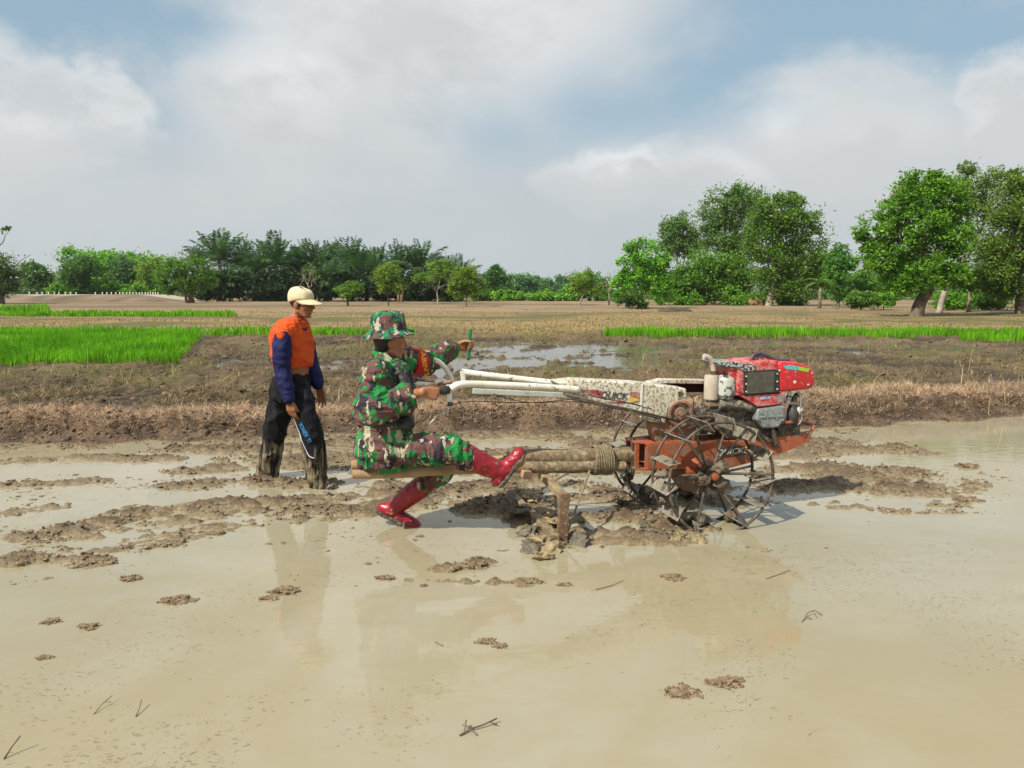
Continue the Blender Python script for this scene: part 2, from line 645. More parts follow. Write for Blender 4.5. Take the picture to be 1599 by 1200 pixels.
def axis(segs):
    out = [segs[0][0]]
    for (a, b, s0, g) in segs:
        x, s = a, s0
        while x + s < b:
            x += s
            s *= g
            out.append(x)
        out.append(b)
    return np.unique(np.array(out))


gx_r = axis([(6.6, 70, 0.03, 1.035), (70, 4000, 4, 1.25)])
gx = np.concatenate([-gx_r[::-1], np.arange(-6.58, 6.59, 0.0265), gx_r])
gy = axis([(-60, 0, 6.0, 1.0), (0, 1.9, 0.25, 1.0), (1.9, 4.0, 0.04, 1.0), (4.0, 10.6, 0.0255, 1.0), (10.6, 60, 0.045, 1.014), (60, 5000, 1.5, 1.13)])
XX, YY = np.meshgrid(gx, gy)
sh = XX.shape
xf, yf = XX.ravel(), YY.ravel()
hh, dd, mm, n1, n2, nb, c1, c2, pm = ground_h(xf, yf, True)
V = np.stack([xf, yf, hh], 1)
ii = np.arange(sh[0] * sh[1]).reshape(sh)
F = np.stack([ii[:-1, :-1], ii[:-1, 1:], ii[1:, 1:], ii[1:, :-1]], -1).reshape(-1, 4)


def lerp3(a, b, t):
    return np.asarray(a)[None, :] * (1 - t[:, None]) + np.asarray(b)[None, :] * t[:, None] if np.ndim(a) == 1 else a * (1 - t[:, None]) + np.asarray(b)[None, :] * t[:, None]


# soil colours: silt at the waterline, brown clods, straw-coloured grass, pale stubble
cn = lerp3((0.27, 0.220, 0.135), (0.130, 0.092, 0.058), sstep(0.008, 0.045, hh + (n2 - 0.5) * 0.03))
left = sstep(-1.2, -2.6, xf) * 0.0
cn = lerp3(cn, (0.19, 0.142, 0.090), sstep(0.5, 0.75, n1) * 0.5)
cb = lerp3((0.062, 0.044, 0.029), (0.165, 0.116, 0.075), sstep(0.35, 0.7, nb + (n2 - 0.5) * 0.3))
cb = lerp3(cb, (0.30, 0.205, 0.14), sstep(0.40, 0.60, dd + (nb - 0.5) * 0.6) * (1 - sstep(1.25, 1.7, dd)) * 0.8)
cm = lerp3((0.036, 0.027, 0.016), (0.130, 0.094, 0.055), sstep(0.42, 0.68, c2 * 0.6 + c1 * 0.4))
olive = sstep(0.48, 0.62, fbm2(xf * 0.5, yf * 0.35, 4, 101))
cm = lerp3(cm, (0.14, 0.125, 0.045), olive * 0.6 * sstep(11, 14, yf))
cm = lerp3(cm, (0.22, 0.165, 0.092), sstep(0.54, 0.68, fbm2(xf * 1.1, yf * 0.8, 4, 111)) * 0.5)
gd = fbm2(xf * 0.22 + 9, yf * 0.30, 5, 121, 0.6)
cdry = lerp3((0.125, 0.115, 0.045), (0.29, 0.215, 0.105), sstep(0.38, 0.6, gd))
cm = lerp3(cm, (0, 0, 0), np.zeros_like(yf))
t1 = sstep(25, 33, yf + (gd - 0.5) * 8)
cm = cm * (1 - t1[:, None]) + cdry * t1[:, None]
cpale = lerp3((0.165, 0.125, 0.075), (0.29, 0.215, 0.13), sstep(0.35, 0.62, fbm2(xf * 0.06, yf * 0.16, 5, 131, 0.6)))
t2 = sstep(46, 60, yf + (gd - 0.5) * 12)
cm = cm * (1 - t2[:, None]) + cpale * t2[:, None]
t3 = sstep(150, 230, yf)
cm = lerp3(cm, (0.07, 0.11, 0.035), t3)
tn = sstep(-0.02, 0.06, dd + (nb - 0.5) * 0.1)
colr = cn * (1 - tn[:, None]) + cb * tn[:, None]
tm = sstep(1.1, 1.8, dd + (nb - 0.5) * 0.6)
colr = colr * (1 - tm[:, None]) + cm * tm[:, None]
wet = np.where(yf < 24, 1 - sstep(0.0, 0.10, hh), 0.0)
mg, t, b, out = new_mat('soil')
v = t.obj()
base = t.attr('col')
f1 = t.noise(v, 42, 5, 0.65)
f2 = t.noise(v, 9, 5, 0.6)
cc = t.mix(t.smooth(f1, 0.35, 0.7), t.mix(1.0, base, (0.66, 0.63, 0.60), 'MULTIPLY'), t.mix(1.0, base, (1.25, 1.22, 1.18), 'MULTIPLY'))
cc = t.mix(t.math('MULTIPLY', t.smooth(f2, 0.5, 0.75), 0.35), cc, t.mix(1.0, base, (0.7, 0.66, 0.6), 'MULTIPLY'))
t.put(b.inputs['Base Color'], cc)
wa = t.attr('wetness', 'Fac')
t.put(b.inputs['Roughness'], t.smooth(wa, 0.0, 1.0, 0.9, 0.42, 'LINEAR'))
b.inputs['Specular IOR Level'].default_value = 0.35
hmix = t.math('ADD', t.math('MULTIPLY', f1, 0.5), t.noise(v, 120, 3, 0.6))
t.put(b.inputs['Normal'], t.bump(hmix, 0.9, 0.012))
M_SOIL = mg
ground = np_mesh('ground', V, F, mg, smooth=True, col=colr)
a = ground.data.attributes.new('wetness', 'FLOAT', 'POINT')
a.data.foreach_set('value', wet.astype(np.float32))
tag(ground, kind='structure')
del XX, YY, V, F, xf, yf, hh, dd, mm, n1, n2, nb, c1, c2, pm, colr, cn, cb, cm, cdry, cpale


# ------------------------------------------------------------------ water
def water_mat(name, c, c2, rough, bump, tint=None):
    m, t, b, out = new_mat(name)
    v = t.obj()
    f = t.smooth(t.noise(v, 0.55, 6, 0.6, 0.6), 0.38, 0.62)
    col = t.mix(f, c, c2)
    f2 = t.smooth(t.noise(t.mapping(v, scale=(0.7, 1.6, 1)), 3.0, 5, 0.6, 0.8), 0.40, 0.72)
    col = t.mix(t.math('MULTIPLY', f2, 0.35), col, tint or c2)
    t.put(b.inputs['Base Color'], col)
    b.inputs['Roughness'].default_value = rough
    b.inputs['IOR'].default_value = 1.33
    rip = t.noise(t.mapping(v, scale=(1.0, 2.4, 1)), 5.0, 3, 0.5, 0.3)
    fin = t.noise(v, 34, 3, 0.6)
    t.put(b.inputs['Normal'], t.bump(t.math('ADD', rip, t.math('MULTIPLY', fin, 0.05)), bump, 0.02))
    return m


M_WATER = water_mat('muddy_water', (0.285, 0.250, 0.160), (0.318, 0.293, 0.218), 0.03, 0.05, (0.278, 0.236, 0.140))
M_PUD = water_mat('puddle_water', (0.11, 0.095, 0.07), (0.15, 0.125, 0.085), 0.05, 0.10)
xs = np.concatenate([[-200, -60, -30], np.arange(-16, 16.1, 0.5), [30, 60, 200]])
yb = bund_y(xs) + 0.3
Vn = np.concatenate([np.stack([xs, xs * 0 - 60, xs * 0], 1), np.stack([xs, yb, xs * 0], 1)])
n = len(xs)
Fn = [(i, i + 1, n + i + 1, n + i) for i in range(n - 1)]
tag(np_mesh('paddy_water', Vn, Fn, M_WATER), kind='structure')
Vn = np.concatenate([np.stack([xs, bund_y(xs) + 0.75, xs * 0 + 0.004], 1), np.stack([xs, xs * 0 + 60, xs * 0 + 0.004], 1)])
tag(np_mesh('puddle_water', Vn, Fn, M_PUD), kind='structure')
# ------------------------------------------------------------------ plants
def leaf_mat(name, trans=0.35, rough=0.5, spec=0.3):
    m, t, b, out = new_mat(name)
    c = t.attr('col')
    n = t.noise(t.obj(), 1.3, 3, 0.5)
    c = t.mix(t.smooth(n, 0.3, 0.7), t.mix(1.0, c, (0.75, 0.78, 0.8), 'MULTIPLY'), t.mix(1.0, c, (1.22, 1.18, 1.1), 'MULTIPLY'))
    t.put(b.inputs['Base Color'], c)
    b.inputs['Roughness'].default_value = rough
    b.inputs['Specular IOR Level'].default_value = spec
    tr = t.node('ShaderNodeBsdfTranslucent')
    t.put(tr.inputs[0], t.mix(1.0, c, (1.1, 1.25, 0.6), 'MULTIPLY'))
    mx = t.node('ShaderNodeMixShader')
    mx.inputs[0].default_value = trans
    t.l.new(b.outputs[0], mx.inputs[1])
    t.l.new(tr.outputs[0], mx.inputs[2])
    t.l.new(mx.outputs[0], out.inputs[0])
    return m


M_LEAF = leaf_mat('leaves', 0.38)
M_RICE = leaf_mat('rice_leaves', 0.45, 0.45)
M_STRAW = leaf_mat('straw', 0.15, 0.8, 0.15)
M_BARK = surf('bark', (0.16, 0.115, 0.08), (0.075, 0.055, 0.04), 3, 0.9, bump=0.03, bscale=9)
M_BARK_PALE = surf('pale_bark', (0.36, 0.31, 0.25), (0.20, 0.17, 0.13), 3, 0.9, bump=0.02, bscale=12)


def leaves(P, size, cols, elong=1.9, up=0.55, jit=0.30, rng=RNG):
    """rhombic leaf sprays at the points P; returns V, F, C"""
    n = len(P)
    N = rng.normal(size=(n, 3))
    N[:, 2] = np.abs(N[:, 2]) + up
    N /= np.linalg.norm(N, axis=1, keepdims=True)
    T = rng.normal(size=(n, 3))
    T -= N * (T * N).sum(1, keepdims=True)
    T /= np.linalg.norm(T, axis=1, keepdims=True)
    B = np.cross(N, T)
    s = (size * rng.uniform(0.55, 1.35, n))[:, None]
    bend = N * s * rng.uniform(-0.35, 0.15, n)[:, None]
    v0, v1 = P - T * s * 0.5 + bend, P + B * s * 0.5 / elong
    v2, v3 = P + T * s * 0.5 + bend, P - B * s * 0.5 / elong
    V = np.stack([v0, v1, v2, v3], 1).reshape(-1, 3)
    F = np.arange(4 * n).reshape(-1, 4)
    C = np.repeat(cols, 4, 0)
    return V, F, C


def limb(mb, a, b, r0, r1, rng, wob=0.08, n=7, seg=6):
    a, b = np.array(a), np.array(b)
    L = np.linalg.norm(b - a)
    pts = []
    for k in range(seg + 1):
        t = k / seg
        p = a * (1 - t) + b * t + rng.normal(size=3) * wob * L * math.sin(math.pi * t) * 0.6
        pts.append(p)
    mb.tube(pts, [r0 * (1 - k / seg) + r1 * k / seg for k in range(seg + 1)], n)


def tree(name, label, cat, base, Y, lobes, col, col2=None, leaf=0.5, clumps=90, per=42, trunk_r=0.16, fork=0.45, bark=None, seed=0, lean=None, group=None, clump_r=0.26, bare=0.0, ntrunk=1, under=None):
    """base: pixel where the trunk meets the ground; lobes: crown outlines (px, py, rx, ry) seen at depth Y (+ own offset)"""
    rng = np.random.default_rng(seed + 100)
    s = Y / FPX
    b = D(base[0], base[1], Y)
    b.z = max(float(ground_h(np.array([b.x]), np.array([Y]))[0]) - 0.08, -0.2) if under is None else under
    root = thing(name, label, cat, b, 0, group)
    bv = np.array(b)
    cen, rad = [], []
    for L in lobes:
        c = D(L[0], L[1], Y)
        off = L[4] if len(L) > 4 else 0.0
        cen.append(np.array((c.x, Y + off, c.z)) - bv)
        rad.append(np.array((L[2] * s, max(L[2], L[3]) * s * 0.85, L[3] * s)))
    vol = np.array([r[0] * r[2] for r in rad])
    # trunk and limbs
    mb = MB()
    top = np.mean(cen, 0)
    tops = []
    for k in range(ntrunk):
        o = np.array((rng.uniform(-.6, .6), rng.uniform(-.4, .4), 0)) * (ntrunk > 1)
        fk = np.array((top[0] * fork, top[1] * fork, max(top[2] * fork, 0.3))) if lean is None else np.array(D(lean[0], lean[1], Y)) - bv
        fk = fk + o * 0.6
        pts = catmull([Vector(o) + Vector((0, 0, -0.1)), Vector(o * 0.9) + Vector((fk[0] * .25, fk[1] * .25, fk[2] * 0.45)), Vector(fk)], 4)
        mb.tube(pts, [trunk_r * (1.45 if i == 0 else 1.0 - 0.35 * i / len(pts)) for i in range(len(pts))], 9)
        tops.append(fk)
    lim = []
    for c, r in zip(cen, rad):
        fk = tops[int(rng.integers(len(tops)))]
        limb(mb, fk, c, trunk_r * 0.55, trunk_r * 0.14, rng)
        for k in range(3 + int(4 * bare)):
            e = c + rng.normal(size=3) * r * 0.48
            st = fk * 0.4 + c * 0.6
            limb(mb, st, e, trunk_r * 0.24, trunk_r * 0.06, rng, 0.1, 5, 4)
            lim.append(e)
    mb.build('trunk', bark or M_BARK, root, smooth=True)
    # crown: clumps of leaves on and in the lobes
    clumps = int(clumps * 1.75)
    leaf = leaf * 0.78
    w = rng.choice(len(cen), clumps, p=vol / vol.sum())
    dirs = rng.normal(size=(clumps, 3))
    dirs /= np.linalg.norm(dirs, axis=1, keepdims=True)
    rr = rng.uniform(0.25, 1.0, clumps) ** 0.5 * rng.uniform(0.82, 1.22, clumps)
    CC = np.array(cen)[w] + dirs * np.array(rad)[w] * rr[:, None] * 0.94
    RR = np.array(rad)[w].mean(1) * clump_r * 1.5
    RR = np.clip(RR * rng.uniform(0.45, 1.1, clumps), 0.15, 1.3)
    k = np.repeat(np.arange(clumps), per)
    g = rng.normal(size=(len(k), 3)) * np.array((0.62, 0.62, 0.42))
    P = CC[k] + g * RR[k][:, None]
    # ragged outline and holes where limbs and sky show through
    sc_n = 1.0 / max(0.9, 0.30 * float(np.mean([r.mean() for r in rad])) + 0.5)
    P = P + (np.stack([vn3(P * sc_n * 0.8 + 13 * q + seed, q) for q in range(3)], 1) - 0.5) * (0.9 / sc_n) * 0.8
    hole = vn3(P * sc_n * 1.15 + seed * 3.7, 55) + 0.5 * vn3(P * sc_n * 2.6 + seed, 56)
    keep = (P[:, 2] > 0.12) & (hole > 0.50 + 0.16 * rng.random(len(P)))
    P, k = P[keep], k[keep]
    if bare > 0:
        kp = rng.random(len(P)) > bare
        P, k = P[kp], k[kp]
    c1, c2_ = np.array(col) * BR, np.array(col2 or col) * BR
    tcl = rng.random(clumps)
    cols = c1 * (1 - tcl[k][:, None]) + c2_ * tcl[k][:, None]
    cols = cols * rng.uniform(0.72, 1.28, (len(k), 1)) * rng.uniform(0.92, 1.08, (len(k), 3))
    Vv, Ff, Cc = leaves(P, leaf, cols, rng=rng)
    np_mesh('crown', Vv, Ff, M_LEAF, root, col=Cc)
    return root


BR = np.array((2.45, 2.55, 1.6))
GD, GM, GL, GY, GB = (0.030, 0.062, 0.020), (0.046, 0.098, 0.022), (0.075, 0.165, 0.026), (0.105, 0.150, 0.035), (0.045, 0.085, 0.050)
TR = 'trees along the far edge of the fields'

# left
tree('broad_tree', 'dark broad tree cut off by the left edge of the picture', 'tree', (4, 474), 92, [(-25, 425, 48, 38), (5, 440, 26, 22), (-50, 400, 40, 30), (-14, 359, 22, 4)], GD, (0.05, 0.07, 0.025), 0.5, 120, 60, 0.35, seed=1, group=TR)
tree('round_tree', 'small round green tree just right of the dark tree at the left edge', 'tree', (55, 462), 135, [(56, 430, 22, 22), (70, 440, 14, 14)], GM, GB, 0.7, 60, 50, 0.2, seed=2, group=TR)
tree('vine_covered_tree', 'bright green vine-covered tree rising behind a dark one at left', 'tree', (150, 462), 140, [(122, 402, 34, 15), (165, 410, 44, 17), (215, 412, 40, 16), (150, 436, 34, 24), (185, 440, 40, 20)], GL, (0.055, 0.13, 0.02), 0.75, 190, 48, 0.25, seed=3, group=TR)
tree('dark_tree', 'dark rounded tree on a short trunk by the white posts', 'tree', (127, 463), 118, [(118, 428, 28, 22), (137, 420, 18, 18), (128, 450, 17, 13)], (0.026, 0.055, 0.022), GM, 0.5, 110, 55, 0.25, seed=4, group=TR)
tree('bluish_tree', 'blue-green tree between the dark tree and the yellow-green ones', 'tree', (196, 464), 125, [(196, 425, 25, 24), (205, 445, 18, 18), (182, 450, 20, 14)], (0.040, 0.082, 0.042), GB, 0.55, 110, 50, 0.22, seed=5, group=TR)
tree('leafy_tree', 'leafy mid-green tree left of the forked trunk tree', 'tree', (240, 466), 122, [(240, 425, 23, 25), (225, 450, 18, 14), (250, 450, 18, 16)], GM, GY, 0.55, 110, 50, 0.2, seed=6, group=TR)
tree('forked_tree', 'yellow-green tree with forked trunk left of the palms', 'tree', (291, 474), 96, [(272, 428, 26, 26), (300, 425, 27, 28), (318, 440, 17, 18), (262, 448, 14, 16)], (0.065, 0.115, 0.026), GM, 0.42, 150, 46, 0.2, seed=7, group=TR)
# slim trees standing in the stubble
ST = 'slim trees standing in the stubble field'
tree('flat_topped_tree', 'small flat-topped tree standing right of the walking man\'s cap', 'tree', (543, 481), 76, [(533, 452, 13, 9), (550, 450, 15, 9), (543, 458, 18, 6)], (0.085, 0.14, 0.04), GM, 0.26, 70, 48, 0.13, seed=8, group=ST)
tree('thin_tree', 'thin airy tree rising right above the camouflage hat', 'tree', (607, 486), 74, [(604, 428, 20, 16), (598, 448, 14, 13), (622, 444, 14, 12), (590, 440, 9, 10)], (0.095, 0.135, 0.032), (0.06, 0.10, 0.024), 0.28, 95, 36, 0.07, seed=9, group=ST)
tree('slender_tree', 'slender tree with pale trunk and layered crown in front of the last palms', 'tree', (684, 474), 92, [(668, 432, 22, 8), (690, 418, 22, 12), (706, 430, 15, 10), (655, 438, 12, 6)], GM, (0.10, 0.15, 0.04), 0.36, 85, 36, 0.12, bark=M_BARK_PALE, seed=10, group=ST)
tree('drooping_tree', 'yellow-green tree with drooping crown right of the palms', 'tree', (728, 482), 76, [(728, 432, 22, 18), (716, 450, 17, 14), (744, 448, 13, 16)], (0.10, 0.135, 0.034), (0.06, 0.10, 0.024), 0.28, 120, 42, 0.09, seed=11, group=ST)
tree('upright_tree', 'upright dark green tree just right of the drooping one', 'tree', (776, 470), 128, [(772, 432, 14, 16), (786, 440, 14, 18), (764, 450, 12, 12)], (0.042, 0.10, 0.035), GB, 0.55, 80, 46, 0.16, seed=12, group=ST)
tree('twin_trunk_tree', 'small tree with two pale trunks left of the bare tree', 'tree', (913, 479), 80, [(912, 436, 17, 14), (928, 446, 15, 12), (903, 450, 11, 10)], (0.11, 0.15, 0.034), (0.06, 0.11, 0.026), 0.28, 95, 40, 0.08, bark=M_BARK_PALE, ntrunk=2, seed=13, group=ST)
tree('bare_tree', 'leafless grey tree with thin twigs left of the bright green tree', 'tree', (951, 480), 82, [(952, 425, 9, 20), (945, 440, 8, 14), (958, 438, 8, 16)], GY, GM, 0.2, 30, 8, 0.10, bark=M_BARK_PALE, bare=0.9, seed=14, group=ST)
# far wood in the dip
FW = 'rounded trees far off in the dip of the treeline'
for i, (x, y, rx, ry, lb) in enumerate(((815, 446, 24, 18, 'rounded far tree right of the upright dark green tree'), (850, 450, 20, 14, 'lowest grey-green far tree in the dip of the treeline'),
                                        (880, 446, 20, 15, 'rounded far tree left of the twin-trunked tree'), (832, 448, 16, 19, 'far tree standing between two rounded ones in the dip'), (770, 440, 26, 18, 'far tree showing behind the upright dark green tree'))):
    tree('far_tree', lb, 'tree', (x, 466), 235 + 12 * i, [(x, y, rx, ry), (x - rx * .5, y + 6, rx * .6, ry * .7), (x + rx * .5, y + 5, rx * .6, ry * .7)], (0.04, 0.085, 0.045), (0.05, 0.11, 0.05), 1.3, 70, 44, 0.4, seed=20 + i, group=FW, under=-0.1)
tree('far_tree', 'leafy far tree behind the twin-trunked tree', 'tree', (922, 468), 170, [(915, 440, 26, 16), (935, 448, 24, 16), (900, 452, 18, 12)], (0.045, 0.10, 0.04), GM, 0.8, 90, 44, 0.3, seed=26, group=FW, under=-0.1)
# right
tree('bright_tree', 'bright light-green tree at the left end of the tall grove', 'tree', (1003, 484), 68, [(1005, 392, 28, 16), (985, 412, 22, 18), (1025, 412, 22, 22), (1000, 440, 36, 22), (975, 440, 18, 20), (1030, 448, 22, 20)], (0.085, 0.19, 0.024), (0.055, 0.125, 0.024), 0.34, 230, 40, 0.13, ntrunk=2, seed=30, group=TR)
tree('shrub', 'dark shrub at the foot of the bright light-green tree', 'shrub', (986, 484), 66, [(985, 466, 20, 14), (998, 470, 14, 10)], (0.028, 0.05, 0.018), GM, 0.25, 50, 46, 0.05, seed=31)
tree('rounded_tall_tree', 'tall rounded tree behind the bright light-green one', 'tree', (1065, 470), 112, [(1058, 362, 28, 24), (1074, 384, 24, 20), (1050, 385, 20, 16)], (0.042, 0.085, 0.030), (0.06, 0.10, 0.04), 0.5, 150, 44, 0.3, bark=M_BARK_PALE, seed=32, group=TR)
tree('grey_green_tree', 'tallest grey-green tree with pale limbs in the grove', 'tree', (1150, 474), 92, [(1135, 318, 34, 28), (1108, 345, 26, 20), (1160, 325, 34, 32), (1130, 370, 40, 30), (1165, 385, 30, 30), (1150, 302, 20, 16)], (0.062, 0.105, 0.045), (0.048, 0.088, 0.028), 0.42, 330, 36, 0.34, bark=M_BARK_PALE, fork=0.6, seed=33, group=TR)
tree('dense_tall_tree', 'dense dark tall tree with pale trunk right of the grey-green one', 'tree', (1200, 480), 78, [(1215, 335, 40, 32), (1195, 370, 32, 40), (1245, 355, 38, 38), (1260, 400, 42, 40), (1215, 415, 42, 42), (1235, 440, 42, 28), (1285, 425, 22, 32), (1205, 308, 18, 10), (1240, 312, 16, 10)], (0.042, 0.080, 0.016), (0.058, 0.105, 0.018), 0.38, 520, 38, 0.36, bark=M_BARK_PALE, fork=0.4, seed=34, group=TR)
tree('spreading_tree', 'low spreading tree filling the middle of the grove', 'tree', (1100, 476), 84, [(1110, 420, 40, 26), (1075, 435, 32, 26), (1140, 430, 36, 34), (1060, 450, 26, 22), (1120, 455, 40, 20)], (0.045, 0.090, 0.018), (0.065, 0.125, 0.022), 0.42, 320, 40, 0.2, seed=35, group=TR)
tree('vine_column_tree', 'narrow vine-wrapped tree right of the dense tall tree', 'tree', (1308, 484), 70, [(1308, 405, 16, 20), (1304, 430, 17, 24), (1312, 452, 16, 20), (1325, 412, 14, 12)], (0.040, 0.115, 0.030), GM, 0.3, 130, 42, 0.16, seed=36, group=TR)
tree('young_tree', 'young green tree between the vine-wrapped tree and the big leaning one', 'tree', (1347, 482), 72, [(1347, 440, 20, 20), (1335, 455, 14, 16), (1366, 450, 18, 20)], (0.055, 0.125, 0.026), GM, 0.3, 110, 40, 0.09, seed=37, group=TR)
tree('leaning_tree', 'big broad-leaved tree on a thick leaning trunk at right', 'tree', (1430, 497), 46, [(1440, 295, 40, 28), (1405, 325, 34, 26), (1475, 310, 34, 34), (1380, 350, 38, 22), (1440, 360, 48, 34), (1490, 370, 30, 36), (1385, 400, 40, 24), (1440, 420, 50, 30), (1360, 380, 22, 14), (1480, 430, 34, 26), (1410, 445, 34, 18), (1350, 372, 18, 9), (1395, 300, 16, 9)], (0.048, 0.105, 0.016), (0.072, 0.145, 0.020), 0.27, 760, 36, 0.42, fork=0.4, lean=(1452, 448), clump_r=0.22, seed=38, group=TR)
tree('pale_limbed_tree', 'sparse tree with pale bare limbs behind the big leaning tree', 'tree', (1466, 478), 54, [(1520, 285, 34, 26), (1545, 320, 40, 34), (1500, 330, 24, 30), (1570, 275, 26, 18), (1540, 375, 40, 30), (1510, 265, 18, 10)], (0.075, 0.115, 0.038), (0.055, 0.090, 0.028), 0.26, 300, 30, 0.22, bark=M_BARK_PALE, lean=(1520, 385), bare=0.3, seed=39, group=TR)
tree('edge_tree', 'olive-green tree cut off by the right edge of the picture', 'tree', (1592, 486), 50, [(1590, 330, 34, 44), (1600, 390, 44, 40), (1560, 400, 34, 34), (1540, 430, 40, 26), (1620, 300, 40, 30), (1580, 445, 40, 22), (1600, 285, 22, 12)], (0.062, 0.095, 0.022), (0.048, 0.080, 0.020), 0.28, 480, 38, 0.3, seed=40, group=TR)
# shrubs along the edges of the fields
SH = 'shrubs along the foot of the treeline'
shr = [(650, 463, 22, 8, 1, 'light green shrub left of the slender pale-trunked tree'), (668, 461, 18, 9, 0, 'dark green shrub at the slender pale trunk'), (705, 463, 20, 8, 1, 'green shrub between the slender and the drooping tree'), (752, 462, 16, 9, 0, 'shrub right below the drooping tree'),
       (780, 463, 20, 8, 1, 'light green shrub below the upright dark green tree'), (805, 464, 18, 7, 1, 'low light green shrub below the first rounded far tree'), (850, 464, 30, 6, 1, 'long low shrub in the dip of the treeline'), (880, 464, 22, 6, 1, 'low shrub left of the twin-trunked tree'),
       (897, 460, 20, 12, 1, 'tall light green shrub touching the twin trunks'), (935, 462, 18, 11, 0, 'shrub between the twin trunks and the bare tree'), (968, 462, 16, 12, 1, 'light shrub left of the bright light-green tree'), (1045, 466, 20, 13, 1, 'light shrub right of the bright light-green tree'),
       (1075, 468, 22, 13, 1, 'bright shrub under the spreading tree'), (1150, 466, 26, 15, 1, 'large bright shrub left of the pale trunk'), (1185, 470, 20, 12, 1, 'bright shrub at the pale trunk of the dense tall tree'), (1235, 470, 24, 14, 0, 'dark shrub right of the pale trunk'),
       (1345, 470, 22, 12, 0, 'dark shrub under the young green tree'), (1380, 466, 26, 14, 1, 'green shrub left of the leaning trunk'), (1480, 466, 26, 16, 1, 'light shrub right of the leaning trunk'), (1510, 472, 24, 14, 1, 'light green shrub below the pale bare limbs'),
       (1545, 470, 26, 16, 0, 'dark shrub left of the edge tree'), (1590, 478, 26, 18, 0, 'dark shrub at the right edge of the picture'), (458, 468, 14, 8, 1, 'small bright shrub behind the walking man\'s cap'), (430, 466, 18, 10, 0, 'dark shrub under the palms left of the cap'),
       (100, 452, 26, 10, 1, 'light green shrub left of the dark rounded tree'), (165, 450, 22, 12, 1, 'light green shrub behind the white posts'), (215, 455, 22, 10, 1, 'green shrub right of the blue-green tree'), (268, 468, 16, 10, 0, 'shrub at the foot of the forked tree')]
for i, (x, y, rx, ry, k, lb) in enumerate(shr):
    Yd = 120 if x < 300 else (118 if x < 960 else (82 if x < 1330 else 60))
    tree('shrub', lb, 'shrub', (x, y + ry), Yd, [(x, y, rx, ry), (x + rx * .4, y + ry * .3, rx * .5, ry * .7), (x - rx * .45, y + ry * .2, rx * .5, ry * .8)],
         (0.075, 0.165, 0.026) if k else (0.035, 0.065, 0.020), (0.06, 0.12, 0.022), 0.0055 * Yd * (0.8 if Yd < 90 else 1), 46, 40, 0.05, seed=60 + i, group=SH)


def far_wood(px0, px1, Y, top, n, size, c1, c2, seed, label):
    rng = np.random.default_rng(seed)
    px = rng.uniform(px0, px1, n)
    prof = top + 10 * (vn2(px * 0.022, px * 0 + seed, seed) - .5) * 2 + 5 * (vn2(px * 0.08, px * 0 + seed, seed + 1) - .5) * 2
    py = prof + (468 - prof) * rng.random(n) ** 1.3
    yy = Y + rng.uniform(0, 30, n)
    P = np.column_stack([(px - 799.5) / FPX * yy, yy, CAM_H - (py - 455) / FPX * yy])
    P = P[P[:, 2] > 0]
    t = vn3(P * 0.16, seed)[:, None]
    cols = (np.array(c1) * (1 - t) + np.array(c2) * t) * rng.uniform(.7, 1.3, (len(P), 1))
    V, F, C = leaves(P, size, cols, rng=rng)
    return tag(np_mesh('distant_wood', V, F, M_LEAF, col=C), label, kind='stuff')


far_wood(-120, 720, 190, 436, 15000, 1.3, (0.075, 0.145, 0.05), (0.13, 0.24, 0.06), 700, 'far wood closing the horizon behind the road at left')
far_wood(560, 1050, 300, 447, 9000, 2.0, (0.07, 0.135, 0.075), (0.10, 0.19, 0.085), 701, 'bluish far wood closing the dip of the treeline')
far_wood(1000, 1720, 130, 428, 18000, 0.8, (0.075, 0.15, 0.04), (0.13, 0.25, 0.05), 702, 'green wood closing the gaps behind the trees at right')


# palms
def frond(rng, L, az, el, droop, nl=28):
    """one arching palm leaf: rachis and two rows of leaflets"""
    V, F = [], []
    h = np.array((math.cos(az), math.sin(az), 0))
    pts = []
    p = np.zeros(3)
    e = el
    for k in range(13):
        pts.append(p.copy())
        p = p + (h * math.cos(e) + np.array((0, 0, math.sin(e)))) * L / 12
        e -= droop / 12 * (0.4 + 1.2 * k / 12)
    pts = np.array(pts)
    side = np.array((-math.sin(az), math.cos(az), 0))
    for k in range(12):
        w = 0.05 * L / 5 * (1 - k / 13)
        a, b = pts[k], pts[k + 1]
        o = len(V)
        V += [a - side * w, a + side * w, b + side * w * .9, b - side * w * .9]
        F.append((o, o + 1, o + 2, o + 3))
    for k in range(nl):
        t = 0.12 + 0.88 * k / (nl - 1)
        q = t * 12
        i = min(int(q), 11)
        a = pts[i] + (pts[i + 1] - pts[i]) * (q - i)
        tan = (pts[i + 1] - pts[i])
        tan = tan / np.linalg.norm(tan)
        ll = L * 0.23 * (math.sin(math.pi * min(1, t * 0.8 + 0.12)) ** 0.6)
        for sgn in (-1, 1):
            d = side * sgn * 0.72 + tan * 0.62 + np.array((0, 0, -0.28 + rng.uniform(-.15, .22)))
            d = d / np.linalg.norm(d)
            w = tan * 0.066 * L / 4
            m = a + d * ll * .55
            tip = a + d * ll + np.array((0, 0, -0.13 * ll))
            o = len(V)
            V += [a - w * .6, m - w, tip, m + w]
            F.append((o, o + 1, o + 2, o + 3))
    return np.array(V), np.array(F)


